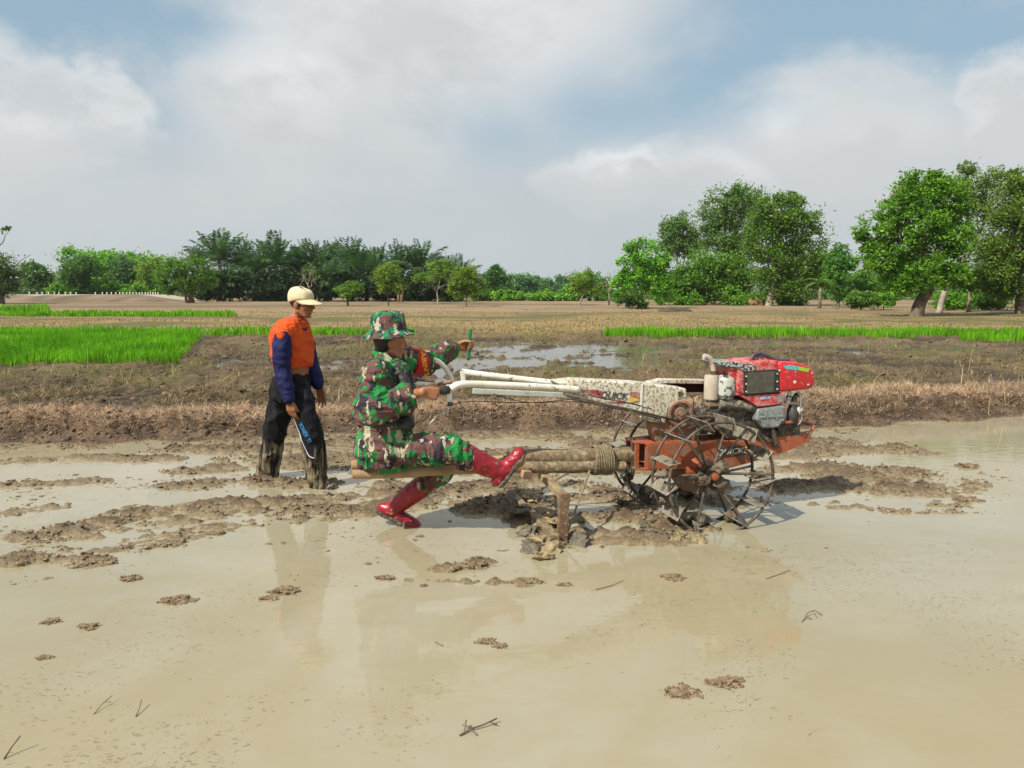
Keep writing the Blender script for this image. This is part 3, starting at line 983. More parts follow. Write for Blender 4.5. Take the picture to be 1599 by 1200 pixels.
PALM = 'palms in a dense row at the far side of the field'
palms = [(311, 405, 392, 122, 'short palm left of the tallest palm'), (345, 402, 361, 118, 'tallest palm with upright fronds at the left of the row'), (382, 412, 376, 122, 'bushy palm just right of the tallest one'),
         (432, 408, 369, 118, 'wide-fanned palm above the left of the cap'), (405, 425, 392, 116, 'lower palm between the bushy and the wide-fanned palm'), (462, 420, 390, 124, 'low palm directly above the cap'), (486, 412, 379, 120, 'palm with upright fronds right above the cap'),
         (516, 416, 381, 122, 'third palm right of the cap'), (549, 412, 376, 118, 'tall palm above the flat-topped tree'), (588, 418, 386, 124, 'palm just left above the thin airy tree'), (625, 414, 382, 120, 'palm just right above the thin airy tree'),
         (655, 416, 382, 119, 'palm behind the layered crown, with spread fronds'), (572, 428, 392, 114, 'low palm behind the flat-topped tree'), (690, 424, 398, 125, 'small palm near the right end of the row'), (716, 428, 402, 128, 'last small palm at the right end of the row'), (360, 440, 412, 112, 'low young palm below the tallest palm'), (510, 438, 405, 112, 'low young palm right of the cap')]
for i, (x, cy, ty, Y, lb) in enumerate(palms):
    rng = np.random.default_rng(300 + i)
    b = D(x, 470, Y)
    b.z = 0.05
    root = thing('palm_tree', lb, 'palm', b, 0, PALM)
    c = D(x, cy + 10, Y)
    hc = c.z
    tip = D(x, ty, Y).z
    mb = MB()
    mb.tube([(0, 0, -0.1), (0.1, 0, hc * .5 - .1), (0, 0, hc - 0.1)], [0.34, 0.27, 0.24], 9)
    mb.build('trunk', M_BARK, root, smooth=True)
    V, F, C = [], [], []
    o = 0
    nf = 26
    for k in range(nf):
        az = k * 2.39996 + rng.uniform(-.2, .2)
        u = k / nf
        el = R(86 - 62 * u ** 1.15 + rng.uniform(-7, 7))
        L = (tip - hc) * rng.uniform(0.95, 1.25) * (1.0 if u < .5 else 1.2)
        L = max(L, 3.2)
        v_, f_ = frond(rng, L, az, el, R(14 + 62 * u + rng.uniform(-8, 14)))
        v_ = v_ + np.array((0, 0, hc - 0.2))
        ca = np.array((0.056, 0.125, 0.045)) * rng.uniform(0.75, 1.35) + np.array((0.02, 0.012, 0)) * (u > .85)
        V.append(v_)
        F.append(f_ + o)
        C.append(np.repeat(ca[None], len(v_), 0))
        o += len(v_)
    V = np.concatenate(V)
    V[:, 2] = np.maximum(V[:, 2], 0.2)
    np_mesh('crown', V, np.concatenate(F), M_LEAF, root, col=np.concatenate(C))
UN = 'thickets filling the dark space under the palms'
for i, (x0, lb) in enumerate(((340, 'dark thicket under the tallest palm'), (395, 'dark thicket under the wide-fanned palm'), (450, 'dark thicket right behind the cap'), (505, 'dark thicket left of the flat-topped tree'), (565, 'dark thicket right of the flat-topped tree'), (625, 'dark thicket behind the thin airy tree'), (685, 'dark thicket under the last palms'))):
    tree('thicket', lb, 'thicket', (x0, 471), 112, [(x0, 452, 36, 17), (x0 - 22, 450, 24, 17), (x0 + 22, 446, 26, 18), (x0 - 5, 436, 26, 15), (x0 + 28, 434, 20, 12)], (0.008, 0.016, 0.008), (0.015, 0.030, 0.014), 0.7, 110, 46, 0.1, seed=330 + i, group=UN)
# bare shrubs behind the cap
tree('bare_shrub', 'grey leafless shrub behind the crown of the cap', 'shrub', (480, 470), 100, [(470, 428, 12, 14), (485, 420, 10, 16), (495, 430, 10, 12)], GY, GM, 0.25, 40, 14, 0.12, bark=M_BARK_PALE, bare=0.75, ntrunk=3, seed=345)


# banana plants
def banana(label, px, py, Y, h, seed, n=6):
    rng = np.random.default_rng(seed)
    b = D(px, py, Y)
    b.z = 0.03
    root = thing('banana_plant', label, 'plant', b, 0, 'banana plants at the edge of the grove')
    mb = MB()
    mb.tube([(0, 0, -0.1), (0.03, 0, h * .5), (0, 0, h)], [0.17, 0.13, 0.08], 10)
    mb.build('stem', surf('banana_stem_%d' % seed, (0.22, 0.19, 0.10), (0.11, 0.10, 0.05), 4, 0.7), root, smooth=True)
    for k in range(n):
        az = k * 2.4 + rng.uniform(-.3, .3)
        L = h * rng.uniform(.75, 1.05)
        e = R(rng.uniform(45, 80))
        hd = Vector((math.cos(az), math.sin(az), 0))
        sd = Vector((-math.sin(az), math.cos(az), 0))
        p = Vector((0, 0, h))
        vs, fs = [], []
        for j in range(11):
            t = j / 10
            w = L * 0.15 * math.sin(math.pi * min(1, 0.06 + 0.94 * t)) ** 0.6
            vs += [p - sd * w + Vector((0, 0, -w * .35)), p, p + sd * w + Vector((0, 0, -w * .35))]
            p = p + (hd * math.cos(e) + Vector((0, 0, math.sin(e)))) * L / 10
            e -= R(13)
        for j in range(10):
            o = j * 3
            fs += [(o, o + 1, o + 4, o + 3), (o + 1, o + 2, o + 5, o + 4)]
        c = np.array((0.075, 0.165, 0.026)) * rng.uniform(.8, 1.2)
        np_mesh('leaf', [tuple(v) for v in vs], fs, M_LEAF, root, True, col=np.repeat(c[None], len(vs), 0))


banana('banana plant with pale stem left of the vine-wrapped tree', 1279, 486, 66, 2.0, 401)
banana('banana plant below the pale bare limbs', 1512, 486, 56, 1.6, 402)
banana('small banana plant under the young green tree', 1362, 486, 62, 1.2, 403, 5)

# ------------------------------------------------------------------ rice, grass and straw (nobody could count the blades)


def blades(P, h, w, cols, lean=0.25, rng=RNG, flat=False):
    """grass blades: 2-segment tapering strips"""
    n = len(P)
    az = rng.uniform(0, 2 * math.pi, n)
    fa = rng.uniform(0, 2 * math.pi, n) if flat else rng.normal(0, 0.9, n)
    wd = np.stack([np.cos(fa), np.sin(fa), np.zeros(n)], 1)
    ld = np.stack([np.cos(az), np.sin(az), np.zeros(n)], 1)
    le = (np.abs(rng.normal(0, lean, n)) * h)[:, None]
    up = np.array((0, 0, 1.0))
    W_ = (w * rng.uniform(.7, 1.3, n))[:, None] * wd * 0.5
    hh_ = h[:, None]
    m = P + up * hh_ * .55 + ld * le * .35
    tip = P + up * hh_ * (1 - 0.3 * np.minimum(1, le / hh_)) + ld * le
    V = np.stack([P - W_, P + W_, m + W_ * .8, m - W_ * .8, tip], 1).reshape(-1, 3)
    o = np.arange(n)[:, None] * 5
    F4 = np.concatenate([o + np.array((0, 1, 2, 3)), ], 1)
    F3 = np.concatenate([o + np.array((3, 2, 4)), ], 1)
    F3 = np.concatenate([F3, F4[:, [0, 1, 2]], F4[:, [0, 2, 3]]], 0)
    return V, F3, np.repeat(cols, 5, 0)


def rice_plot(label, poly, dens, h, w=0.02, seed=0, edge=0.6, c1=(0.088, 0.275, 0.008), c2=(0.17, 0.45, 0.012)):
    """poly: ground corners x,y (convex)"""
    rng = np.random.default_rng(seed)
    poly = np.array(poly)
    lo, hi = poly.min(0), poly.max(0)
    n = int((hi - lo).prod() * dens)
    P = rng.uniform(lo, hi, (n, 2))
    P = P[np.lexsort((P[:, 0], P[:, 1]))]
    ins = np.ones(len(P), bool)
    jit = np.abs(rng.normal(0, 0.10, len(P))) - 0.05 + (fbm2(P[:, 0] * 1.5, P[:, 1] * 1.5, 3, seed) - .5) * 0.9 * edge
    for a, b in zip(poly, np.roll(poly, -1, 0)):
        e = b - a
        ins &= ((e[0] * (P[:, 1] - a[1]) - e[1] * (P[:, 0] - a[0])) / np.linalg.norm(e) > jit)
    P = P[ins]
    # sown in tufts
    P = P + (np.floor(P / 0.22) * 0.22 + 0.11 - P) * 0.35
    z = ground_h(P[:, 0], P[:, 1]) - 0.02
    pt = np.clip((fbm2(P[:, 0] * .7, P[:, 1] * .7, 4, 7, .6) - .5) * 1.6 + .5, 0, 1)
    hgt = h * rng.uniform(.65, 1.15, len(P)) * (0.8 + .4 * pt)
    t = np.clip((rng.random(len(P)) * .6 + (pt - .35) * 1.2), 0, 1)[:, None]
    cols = np.array(c1) * (1 - t) + np.array(c2) * t
    cols = cols * rng.uniform(.85, 1.15, (len(P), 1))
    V, F, C = blades(np.column_stack([P, z]), hgt, w, cols, 0.22, rng)
    # paler, yellower foot of each blade
    C = C.reshape(-1, 5, 3).copy()
    C[:, :2] *= np.array((1.25, .85, 1.0))
    o = np_mesh('rice_seedlings', V, F, M_RICE, col=C.reshape(-1, 3))
    return tag(o, label, 'rice', kind='stuff')


def gxy(px, py, z=0.05):
    p = G(px, py, z)
    return (p.x, p.y)


rice_plot('dense bright green rice seedling bed left of the walking man', [gxy(-90, 573), gxy(277, 570), gxy(312, 527), gxy(-60, 524)], 330, 0.27, 0.022, 501)
rice_plot('thin far strip of the rice bed reaching behind the two men', [gxy(-40, 527), gxy(300, 527), gxy(655, 526), gxy(640, 521), gxy(-40, 520)], 60, 0.30, 0.045, 502)
rice_plot('narrow bright green rice strip in the left distance', [gxy(-40, 497), gxy(366, 497), gxy(366, 493), gxy(-40, 493)], 24, 0.36, 0.10, 503)
rice_plot('short farthest rice strip at the left edge', [gxy(-60, 488.5), gxy(72, 488.5), gxy(76, 484), gxy(-60, 484)], 12, 0.5, 0.14, 504)
rice_plot('long bright green rice strip behind the engine at right', [gxy(938, 529), gxy(1505, 529), gxy(1720, 527), gxy(1720, 521), gxy(945, 521)], 95, 0.30, 0.036, 505)
rice_plot('nearer rice strip reaching the right edge', [gxy(1498, 535), gxy(1720, 538), gxy(1720, 526), gxy(1510, 526)], 110, 0.30, 0.034, 506)


def scatter(name, label, n, xy, h, w, c1, c2, lean, seed, zoff=-0.01, mask=None, flat=True, mat=None):
    rng = np.random.default_rng(seed)
    P = xy(rng, n)
    if mask is not None:
        P = P[rng.random(len(P)) < mask(P[:, 0], P[:, 1])]
    z = ground_h(P[:, 0], P[:, 1])
    ok = z > 0.0
    P, z = P[ok], z[ok]
    t = rng.random((len(P), 1))
    cols = (np.array(c1) * (1 - t) + np.array(c2) * t) * rng.uniform(.75, 1.25, (len(P), 1))
    hg = h * rng.uniform(.5, 1.4, len(P))
    wv = w * (1 + 0 * hg)
    V, F, C = blades(np.column_stack([P, z + zoff]), hg, wv, cols, lean, rng, flat)
    o = np_mesh(name, V, F, mat or M_STRAW, col=C)
    return tag(o, label, kind='stuff')


def on_bund(lo, hi, x0=-9, x1=11):
    def f(rng, n):
        x = rng.uniform(x0, x1, n)
        return np.column_stack([x, bund_y(x) + rng.uniform(lo, hi, n)])
    return f


scatter('dry_straw', 'matted dry straw lying along the top of the low earth bank', 46000, on_bund(0.24, 1.45), 0.085, 0.0055, (0.34, 0.235, 0.165), (0.56, 0.41, 0.30), 2.6, 601,
        mask=lambda x, y: 0.25 + 0.75 * sstep(0.42, 0.58, fbm2(x * 1.3, y * 2, 3, 611)))
scatter('dry_grass', 'upright tufts of dry grass on the bank at right', 7000, on_bund(0.5, 1.3, 3.3, 11), 0.13, 0.007, (0.34, 0.25, 0.175), (0.50, 0.38, 0.28), 1.0, 602,
        mask=lambda x, y: sstep(0.42, 0.6, fbm2(x * 1.5, y * 1.5, 3, 612)))


def field(y0, y1, k=0.85):
    def f(rng, n):
        y = y0 * (y1 / y0) ** rng.random(n)
        return np.column_stack([rng.uniform(-1, 1, n) * (y * k + 1), y])
    return f


scatter('rice_stubble', 'broken straw and stubble over the ploughed field behind the bank', 62000, field(10, 27, 0.75), 0.095, 0.010, (0.10, 0.078, 0.042), (0.36, 0.285, 0.155), 2.4, 603,
        mask=lambda x, y: (y > bund_y(x) + 1.3) * sstep(0.38, 0.60, fbm2(x * 0.9, y * 0.9, 4, 613)))
scatter('green_weeds', 'thin green weeds in the wet part of the ploughed field', 12000, field(12, 30), 0.16, 0.012, (0.10, 0.14, 0.03), (0.20, 0.21, 0.06), 0.5, 604,
        mask=lambda x, y: sstep(0.54, 0.68, fbm2(x * 0.5, y * 0.35, 4, 101)))
scatter('golden_grass', 'knee-high golden grass across the middle distance', 40000, field(27, 66, 0.75), 0.10, 0.03, (0.26, 0.195, 0.092), (0.185, 0.170, 0.06), 1.8, 605,
        mask=lambda x, y: sstep(0.42, 0.60, fbm2(x * 0.22 + 9, y * 0.30, 5, 121, 0.6)))
scatter('stalk', 'tall dry stalks standing singly in the wet field', 160, field(9.6, 24, 0.7), 0.42, 0.007, (0.5, 0.42, 0.24), (0.62, 0.52, 0.33), 0.5, 606)
# ------------------------------------------------------------------ two-wheeled hand tractor
class Frame:
    """an upright local frame on the ground; L() turns a pixel into a local point on the vertical plane y = ly"""

    def __init__(self, x, y, yaw):
        self.o = Vector((x, y, 0))
        self.f = Vector((math.cos(yaw), math.sin(yaw), 0))
        self.l = Vector((-math.sin(yaw), math.cos(yaw), 0))
        self.yaw = yaw

    def L(self, px, py, ly):
        d = ray(px, py)
        c = Vector((0, 0, CAM_H))
        t = ((self.o - c).dot(self.l) + ly) / d.dot(self.l)
        p = c + d * t - self.o
        return Vector((p.dot(self.f), ly, p.z))

    def poly(self, pts, ly):
        return [self.L(x, y, ly) for x, y in pts]

    def world(self, p):
        return self.o + self.f * p[0] + self.l * p[1] + Vector((0, 0, p[2]))

    def local(self, p):
        q = Vector(p) - self.o
        return Vector((q.dot(self.f), q.dot(self.l), q.z))


def text_mesh(body, shear=0.0, size=1.0, bold=0.0):
    cu = bpy.data.curves.new('lettering', 'FONT')
    cu.body = body
    cu.size = size
    cu.shear = shear
    cu.offset = bold
    cu.resolution_u = 3
    o = bpy.data.objects.new('lettering', cu)
    COL.objects.link(o)
    dg = bpy.context.evaluated_depsgraph_get()
    me = bpy.data.meshes.new_from_object(o.evaluated_get(dg))
    bpy.data.objects.remove(o)
    bpy.data.curves.remove(cu)
    n = len(me.vertices)
    co = np.zeros(n * 3, np.float32)
    me.vertices.foreach_get('co', co)
    return me, co.reshape(-1, 3)


def lettering(body, p0, p1, height, up, mat, parent, shear=0.0, bold=0.0, off=(0, 0, 0), surface=None, nrm=None, name='lettering'):
    """flat printed letters from p0 to p1; with surface (a BVH tree) they are laid onto it along -nrm"""
    me, co = text_mesh(body, shear, 1.0, bold)
    p0, p1, up = Vector(p0), Vector(p1), Vector(up).normalized()
    u = p1 - p0
    wid = u.length
    u.normalize()
    mn, mx = co.min(0), co.max(0)
    if mx[1] > 1.2 or mx[0] > 0.95 * len(body) or mn[1] < -0.4:                     # a stray corner of the thickened outline
        me, co = text_mesh(body, shear, 1.0, 0.0)
        mn, mx = co.min(0), co.max(0)
    if surface is not None:
        bm = bmesh.new()
        bm.from_mesh(me)
        bmesh.ops.triangulate(bm, faces=bm.faces)
        for _ in range(2):
            bmesh.ops.subdivide_edges(bm, edges=[e for e in bm.edges if e.calc_length() > 0.12], cuts=1)
            bmesh.ops.triangulate(bm, faces=bm.faces)
        bm.to_mesh(me)
        bm.free()
        co = np.zeros(len(me.vertices) * 3, np.float32)
        me.vertices.foreach_get('co', co)
        co = co.reshape(-1, 3)
    out = np.zeros_like(co)
    for i, c in enumerate(co):
        a = (c[0] - mn[0]) / (mx[0] - mn[0]) * wid
        b = (c[1] - mn[1]) / (mx[1] - mn[1]) * height
        p = p0 + u * a + up * b
        if surface is not None:
            n = Vector(nrm).normalized()
            h = surface.ray_cast(p + n * 0.3, -n)
            if h[0] is not None:
                p = h[0] + n * 0.003
        out[i] = p + Vector(off)
    me.vertices.foreach_set('co', out.ravel())
    me.update()
    me.materials.clear()
    me.materials.append(mat)
    o = bpy.data.objects.new(name, me)
    COL.objects.link(o)
    o.parent = parent
    return o


TF = Frame(1.27, 5.47, R(15))
L = TF.L
tractor = thing('hand_tractor', 'muddy two-wheeled hand tractor with red engine and white handlebars', 'tractor', TF.o, TF.yaw)

M_WHITE = surf('white_paint_muddy', (0.66, 0.64, 0.57), (0.52, 0.49, 0.40), 5, 0.42, mud=0.40, mudscale=46, mudc=(0.27, 0.215, 0.11))
M_TUBE = surf('white_tube_paint', (0.74, 0.73, 0.68), (0.60, 0.57, 0.49), 6, 0.35, mud=0.10, mudscale=26, mudc=(0.30, 0.21, 0.10))
M_ORANGE = surf('orange_frame_paint', (0.36, 0.085, 0.030), (0.25, 0.07, 0.032), 9, 0.55, mud=0.34, mudscale=15, mudc=(0.20, 0.135, 0.085), bump=0.004, bscale=60)
M_RUSTRED = surf('rusty_gear_case', (0.27, 0.10, 0.06), (0.34, 0.22, 0.16), 14, 0.7, mud=0.46, mudscale=18, bump=0.006, bscale=50)
M_RED = surf('red_engine_paint', (0.50, 0.012, 0.018), (0.42, 0.010, 0.015), 3, 0.28, mud=0.07, mudscale=50, mudc=(0.45, 0.36, 0.33), coat=0.4)
M_REDSPAT = surf('red_paint_scuffed', (0.47, 0.016, 0.02), (0.55, 0.22, 0.20), 22, 0.4, mud=0.16, mudscale=60, mudc=(0.45, 0.36, 0.33))
M_IRON = surf('muddy_iron', (0.055, 0.043, 0.034), (0.13, 0.10, 0.075), 12, 0.62, metal=0.2, mud=0.16, mudscale=20, mudc=(0.17, 0.135, 0.095), bump=0.003, bscale=60)
M_DARK = surf('dark_engine_iron', (0.035, 0.03, 0.027), (0.12, 0.10, 0.075), 16, 0.6, metal=0.3, mud=0.25, mudscale=26, bump=0.004, bscale=70)
M_ALU = surf('cast_aluminium', (0.30, 0.33, 0.34), (0.20, 0.22, 0.22), 14, 0.5, metal=0.35, mud=0.22, mudscale=30, bump=0.003, bscale=60)
M_PADDLE = surf('mud_coated_plate', (0.20, 0.185, 0.145), (0.30, 0.28, 0.22), 16, 0.5, mud=0.34, mudscale=11, mudc=(0.085, 0.068, 0.048), bump=0.003, bscale=40)
M_MUFF = surf('dusty_muffler', (0.46, 0.40, 0.33), (0.38, 0.32, 0.26), 8, 0.85, mud=0.06, bump=0.002)
M_SPLASH = surf('splashed_black', (0.03, 0.032, 0.035), (0.45, 0.46, 0.43), 46, 0.5, lo=0.46, hi=0.54)
M_BLACK = surf('black_rubber', (0.018, 0.018, 0.02), (0.04, 0.038, 0.036), 20, 0.55)
M_SCREEN = surf('radiator_screen', (0.065, 0.062, 0.05), (0.10, 0.09, 0.068), 30, 0.7, bump=0.003, bscale=220)
M_CABLE = surf('purple_black_cable', (0.05, 0.035, 0.05), (0.09, 0.07, 0.085), 20, 0.5)
M_PRINT_BLACK = surf('black_print', (0.03, 0.028, 0.026), (0.09, 0.08, 0.06), 40, 0.5)
M_PRINT_RED = surf('red_print', (0.32, 0.03, 0.05), (0.45, 0.25, 0.2), 30, 0.5)
M_PRINT_YEL = surf('yellow_print', (0.75, 0.45, 0.03), (0.6, 0.4, 0.08), 30, 0.5)
M_PRINT_WHITE = surf('white_print', (0.62, 0.60, 0.55), (0.40, 0.36, 0.3), 40, 0.5)
M_TEAL = surf('teal_print', (0.06, 0.40, 0.36), (0.12, 0.48, 0.44), 20, 0.4)
M_LIME = surf('lime_print', (0.30, 0.55, 0.02), (0.26, 0.5, 0.04), 20, 0.4)
M_BLUE = surf('blue_print', (0.10, 0.10, 0.42), (0.5, 0.5, 0.6), 30, 0.4)

# --- handle column and handlebars
mb = MB()
mb.prism(TF.poly([(868, 597), (900, 593), (1000, 598), (1072, 607), (1073, 622), (1060, 626), (1044, 640), (1040, 662), (1018, 660), (990, 648), (895, 621)], -0.085), (0, 0.17, 0))
column = mb.build('handle_column', M_WHITE, tractor, bevel=0.012)
mb = MB()
mb.box(L(1062, 615, -0.09), (0.03, 0.012, 0.03))
mb.build('bolt', M_IRON, column, bevel=0.004)
mb = MB()
mb.beam(L(1003, 600, -0.088), L(1000, 652, -0.088), 0.006, 0.012, up=(1, 0, 0))
mb.build('seam', M_TUBE, column)
nearp = catmull([L(905, 609, -0.095), L(850, 605, -0.13), L(790, 602, -0.18), L(735, 600, -0.22), L(714, 602, -0.235), L(704, 608, -0.235)], 5)
mb = MB()
mb.tube(nearp, 0.0225, 14)
bar = mb.build('handlebar', M_TUBE, tractor, smooth=True)
farp = catmull([L(900, 603, 0.07), L(870, 599, 0.09), L(800, 591, 0.15), L(742, 584, 0.2), L(721, 581, 0.22)], 5)
mb = MB()
mb.tube(farp, 0.0225, 14)
bar2 = mb.build('handlebar', M_TUBE, tractor, smooth=True)
mb = MB()
mb.beam(L(722, 580, 0.2), L(724, 601, 0.2), 0.01, 0.032, up=(1, 0, 0))
mb.beam(L(722, 581, 0.22), L(745, 585, 0.19), 0.03, 0.008)
mb.build('bracket', M_TUBE, bar2, bevel=0.003)
mb = MB()
mb.tube(catmull([L(723, 600, 0.2), L(708, 598, 0.2), L(704, 590, 0.2), L(696, 576, 0.2), L(686, 566, 0.2), L(677, 562, 0.2)], 5), 0.017, 12)
mb.build('raised_grip', M_TUBE, bar2, smooth=True)
mb = MB()
mb.tube(catmull([L(705, 597, 0.0), L(695, 598, 0.02), L(684, 601, 0.05)], 4), [0.014, 0.014, 0.014, 0.014, 0.013, 0.012, 0.012, 0.011, 0.010], 8)
mb.build('lever', M_RUSTRED, bar2, smooth=True)
mb = MB()
mb.beam(L(701, 601, -0.235), L(702, 629, -0.235), 0.012, 0.034, up=(1, 0, 0))
mb.tube([L(706, 606, -0.24), L(724, 600, 0.2)], 0.012, 10)
mb.build('cross_bracket', M_TUBE, bar, bevel=0.003)
mb = MB()
gp = [L(701, 609, -0.24), L(694, 610, -0.245), L(684, 611, -0.25), L(662, 615, -0.26)]
mb.tube(gp, [0.026, 0.028, 0.021, 0.020], 14)
grip = mb.build('grip', M_BLACK, bar, smooth=True)
mb = MB()
mb.box(L(703, 631, -0.235), (0.028, 0.03, 0.026))
mb.tube([L(703, 631, -0.262), L(703, 631, -0.21)], 0.008, 8)
mb.build('pivot', M_BLACK, bar, bevel=0.003)
mb = MB()
mb.tube(catmull([L(703, 633, -0.235), L(694, 642, -0.235), L(683, 650, -0.235), L(675, 658, -0.235), L(671, 663, -0.235)], 4), 0.0055, 8)
mb.build('clutch_lever', surf('worn_lever', (0.5, 0.48, 0.42), (0.10, 0.09, 0.08), 30, 0.5), bar, smooth=True)
mb = MB()
mb.beam(L(738, 611, -0.02), L(893, 618, -0.02), 0.02, 0.036)
mb.build('tie_bar', surf('pale_bar', (0.45, 0.48, 0.45), (0.36, 0.36, 0.30), 9, 0.5, mud=0.1), tractor, bevel=0.004)
for a, b, r in (((880, 615), (1062, 659), 0.008), ((898, 622), (1032, 655), 0.006), ((905, 614), (1000, 634), 0.005), ((880, 621), (960, 636), 0.004), ((1000, 634), (1018, 640), 0.004)):
    mb = MB()
    p, q = L(*a, -0.125), L(*b, -0.125)
    mb.tube([p, p.lerp(q, .35) + Vector((0, 0, -0.004)), p.lerp(q, .7) + Vector((0, 0, 0.003)), q], r, 8)
    mb.build('linkage_rod', M_IRON, tractor, smooth=True)
for pts in ([(703, 632), (740, 627), (800, 629), (850, 628), (905, 622)], [(770, 615), (790, 622), (830, 629), (900, 628), (960, 638)], [(1075, 615), (1083, 625), (1082, 640), (1076, 650)]):
    mb = MB()
    mb.tube(catmull([L(x, y, -0.14) for x, y in pts], 5), 0.0032, 6)
    mb.build('cable', M_BLACK, tractor, smooth=True)
# print on the column
lp = lambda x, y: L(x, y, -0.0885)
lettering('QUICK', lp(938, 624), lp(982, 627), 0.058, lp(938, 611) - lp(938, 624), M_PRINT_BLACK, column, shear=0.3, bold=0.02)
for poly, m in (([(904, 608), (935, 610), (938, 622)], M_PRINT_RED), ([(984, 612), (999, 613), (998, 622), (985, 621)], M_PRINT_RED), ([(981, 622), (994, 619), (996, 626), (985, 629)], M_PRINT_YEL), ([(930, 609), (942, 610), (940, 619), (932, 618)], M_PRINT_RED), ([(950, 627), (975, 628), (975, 630), (950, 629)], M_PRINT_RED)):
    mb = MB()
    mb.prism([lp(x, y) for x, y in poly], (0, -0.0006, 0))
    mb.build('print', m, column)

# --- belt guard on the far side
mb = MB()
outer = [(1003, 612), (1008, 603), (1018, 597), (1035, 593), (1100, 594), (1128, 597)]
inner = [(1128, 602), (1100, 600), (1040, 599), (1025, 603), (1015, 609), (1011, 614)]
mb.prism(TF.poly(outer + inner, 0.17), (0, 0.1, 0))
guard = mb.build('belt_guard', M_WHITE, tractor, bevel=0.003)
mb = MB()
mb.prism(TF.poly([(1012, 616), (1016, 608), (1026, 602), (1040, 598), (1128, 600), (1128, 614), (1060, 612), (1030, 614)], 0.245), (0, 0.02, 0))
mb.build('guard_plate', surf('maroon_belt_plate', (0.10, 0.022, 0.018), (0.05, 0.02, 0.016), 9, 0.6, mud=0.12, mudc=(0.4, 0.38, 0.35)), guard)
for dz in (0, 0.012):
    mb = MB()
    mb.tube([L(1020, 613, 0.21) + Vector((0, 0, dz)), L(1128, 611, 0.21) + Vector((0, 0, dz))], 0.006, 6)
    mb.build('belt', M_BLACK, guard)

# --- gear case and axle
mb = MB()
mb.prism(TF.poly([(1018, 662), (1040, 640), (1048, 630), (1062, 626), (1078, 632), (1086, 648), (1090, 690), (1098, 730), (1112, 757), (1100, 772), (1070, 768), (1050, 740), (1038, 700), (1024, 690)], -0.06), (0, 0.12, 0))
case = mb.build('gear_case', M_RUSTRED, tractor, bevel=0.014)
c = L(1060, 645, -0.06)
mb = MB()
mb.lathe(c, (0, -1, 0), [(-0.02, 0.098), (0.028, 0.098), (0.034, 0.092), (0.034, 0.078), (0.018, 0.074), (0.018, 0.045), (0.032, 0.04), (0.032, 0.018), (0.04, 0.016)], 26)
mb.build('pulley_cover', M_RUSTRED, case, smooth=True, auto=35)
for k in range(6):
    a = k * math.pi / 3
    mb = MB()
    mb.lathe(c + Vector((math.cos(a) * .06, -.018, math.sin(a) * .06)), (0, -1, 0), [(0, .009), (.009, .009)], 6)
    mb.build('bolt', M_IRON, case)
mb = MB()
mb.lathe((0, -0.20, 0.36), (0, 1, 0), [(0, 0.05), (0.04, 0.055), (0.07, 0.085), (0.2, 0.095), (0.33, 0.085), (0.36, 0.055), (0.40, 0.05)], 20)
mb.build('axle_housing', M_ORANGE, tractor, smooth=True, auto=40)
mb = MB()
mb.tube([(0, -0.40, 0.36), (0, 0.40, 0.36)], 0.024, 14)
mb.build('axle', M_IRON, tractor, smooth=True, auto=40)
for q in ((1052, 672), (1058, 700), (1066, 720)):
    mb = MB()
    mb.lathe(L(*q, -0.06), (0, -1, 0), [(0, .011), (.012, .011)], 6)
    mb.build('bolt', M_IRON, case)

# --- frame
side = [(1010, 696), (1050, 691), (1100, 692), (1180, 688), (1240, 681), (1268, 676), (1262, 690), (1228, 705), (1180, 720), (1140, 731), (1060, 733), (1010, 733)]
frame = None
for s in (-1, 1):
    mb = MB()
    P = [Vector((p.x, 0, p.z)) for p in TF.poly(side, -0.135)]
    P = [Vector((p.x, s * 0.135 - 0.006, p.z)) for p in P]
    mb.prism(P, (0, 0.012, 0))
    o = mb.build('frame_rail', M_ORANGE, tractor if frame is None else frame, bevel=0.003)
    if s == -1:
        frame = o
    mb = MB()
    for i in range(5):
        mb.beam(P[i] + Vector((0, -s * 0.02 + .006, 0.004)), P[i + 1] + Vector((0, -s * 0.02 + .006, 0.004)), 0.045, 0.008)
    mb.build('flange', M_ORANGE, frame)
for x in (0.28, 0.55, 0.8):
    mb = MB()
    mb.box((x, 0, 0.52), (0.05, 0.255, 0.03))
    mb.build('cross_member', M_ORANGE, frame, bevel=0.004)
for ly in (-0.135,):
    q = lambda x, y, l: Vector((L(x, y, -0.135).x, l, L(x, y, -0.135).z))
    mb = MB()
    mb.tube(catmull([q(1242, 690, -0.12), q(1262, 684, -0.11), q(1275, 668, -0.10), q(1276, 666, 0.0), q(1275, 668, 0.10), q(1262, 684, 0.11), q(1242, 690, 0.12)], 5), 0.012, 10)
    mb.build('bumper', M_ORANGE, tractor, smooth=True)
    mb = MB()
    mb.tube(catmull([q(1232, 674, -0.1), q(1243, 666, -0.1), q(1256, 664, -0.08), q(1266, 668, -0.06)], 5), 0.007, 8)
    mb.build('bumper_brace', M_ORANGE, tractor, smooth=True)
lf = lambda x, y: L(x, y, -0.1435)
mb = MB()
mb.prism([lf(x, y) for x, y in ((1117, 700), (1150, 697), (1168, 696), (1163, 711), (1125, 715))], (0, -0.0008, 0))
mb.build('print', M_PRINT_BLACK, frame)
ly2 = lambda x, y: L(x, y, -0.1455)
lettering('QUICK', ly2(1119, 713), ly2(1163, 709), 0.048, ly2(1119, 702) - ly2(1119, 713), M_PRINT_WHITE, frame, shear=0.3, bold=0.02)
mb = MB()
mb.prism([ly2(x, y) for x, y in ((1164, 697), (1174, 697), (1168, 704), (1162, 707))], (0, -0.0008, 0))
mb.build('print', M_PRINT_YEL, frame)
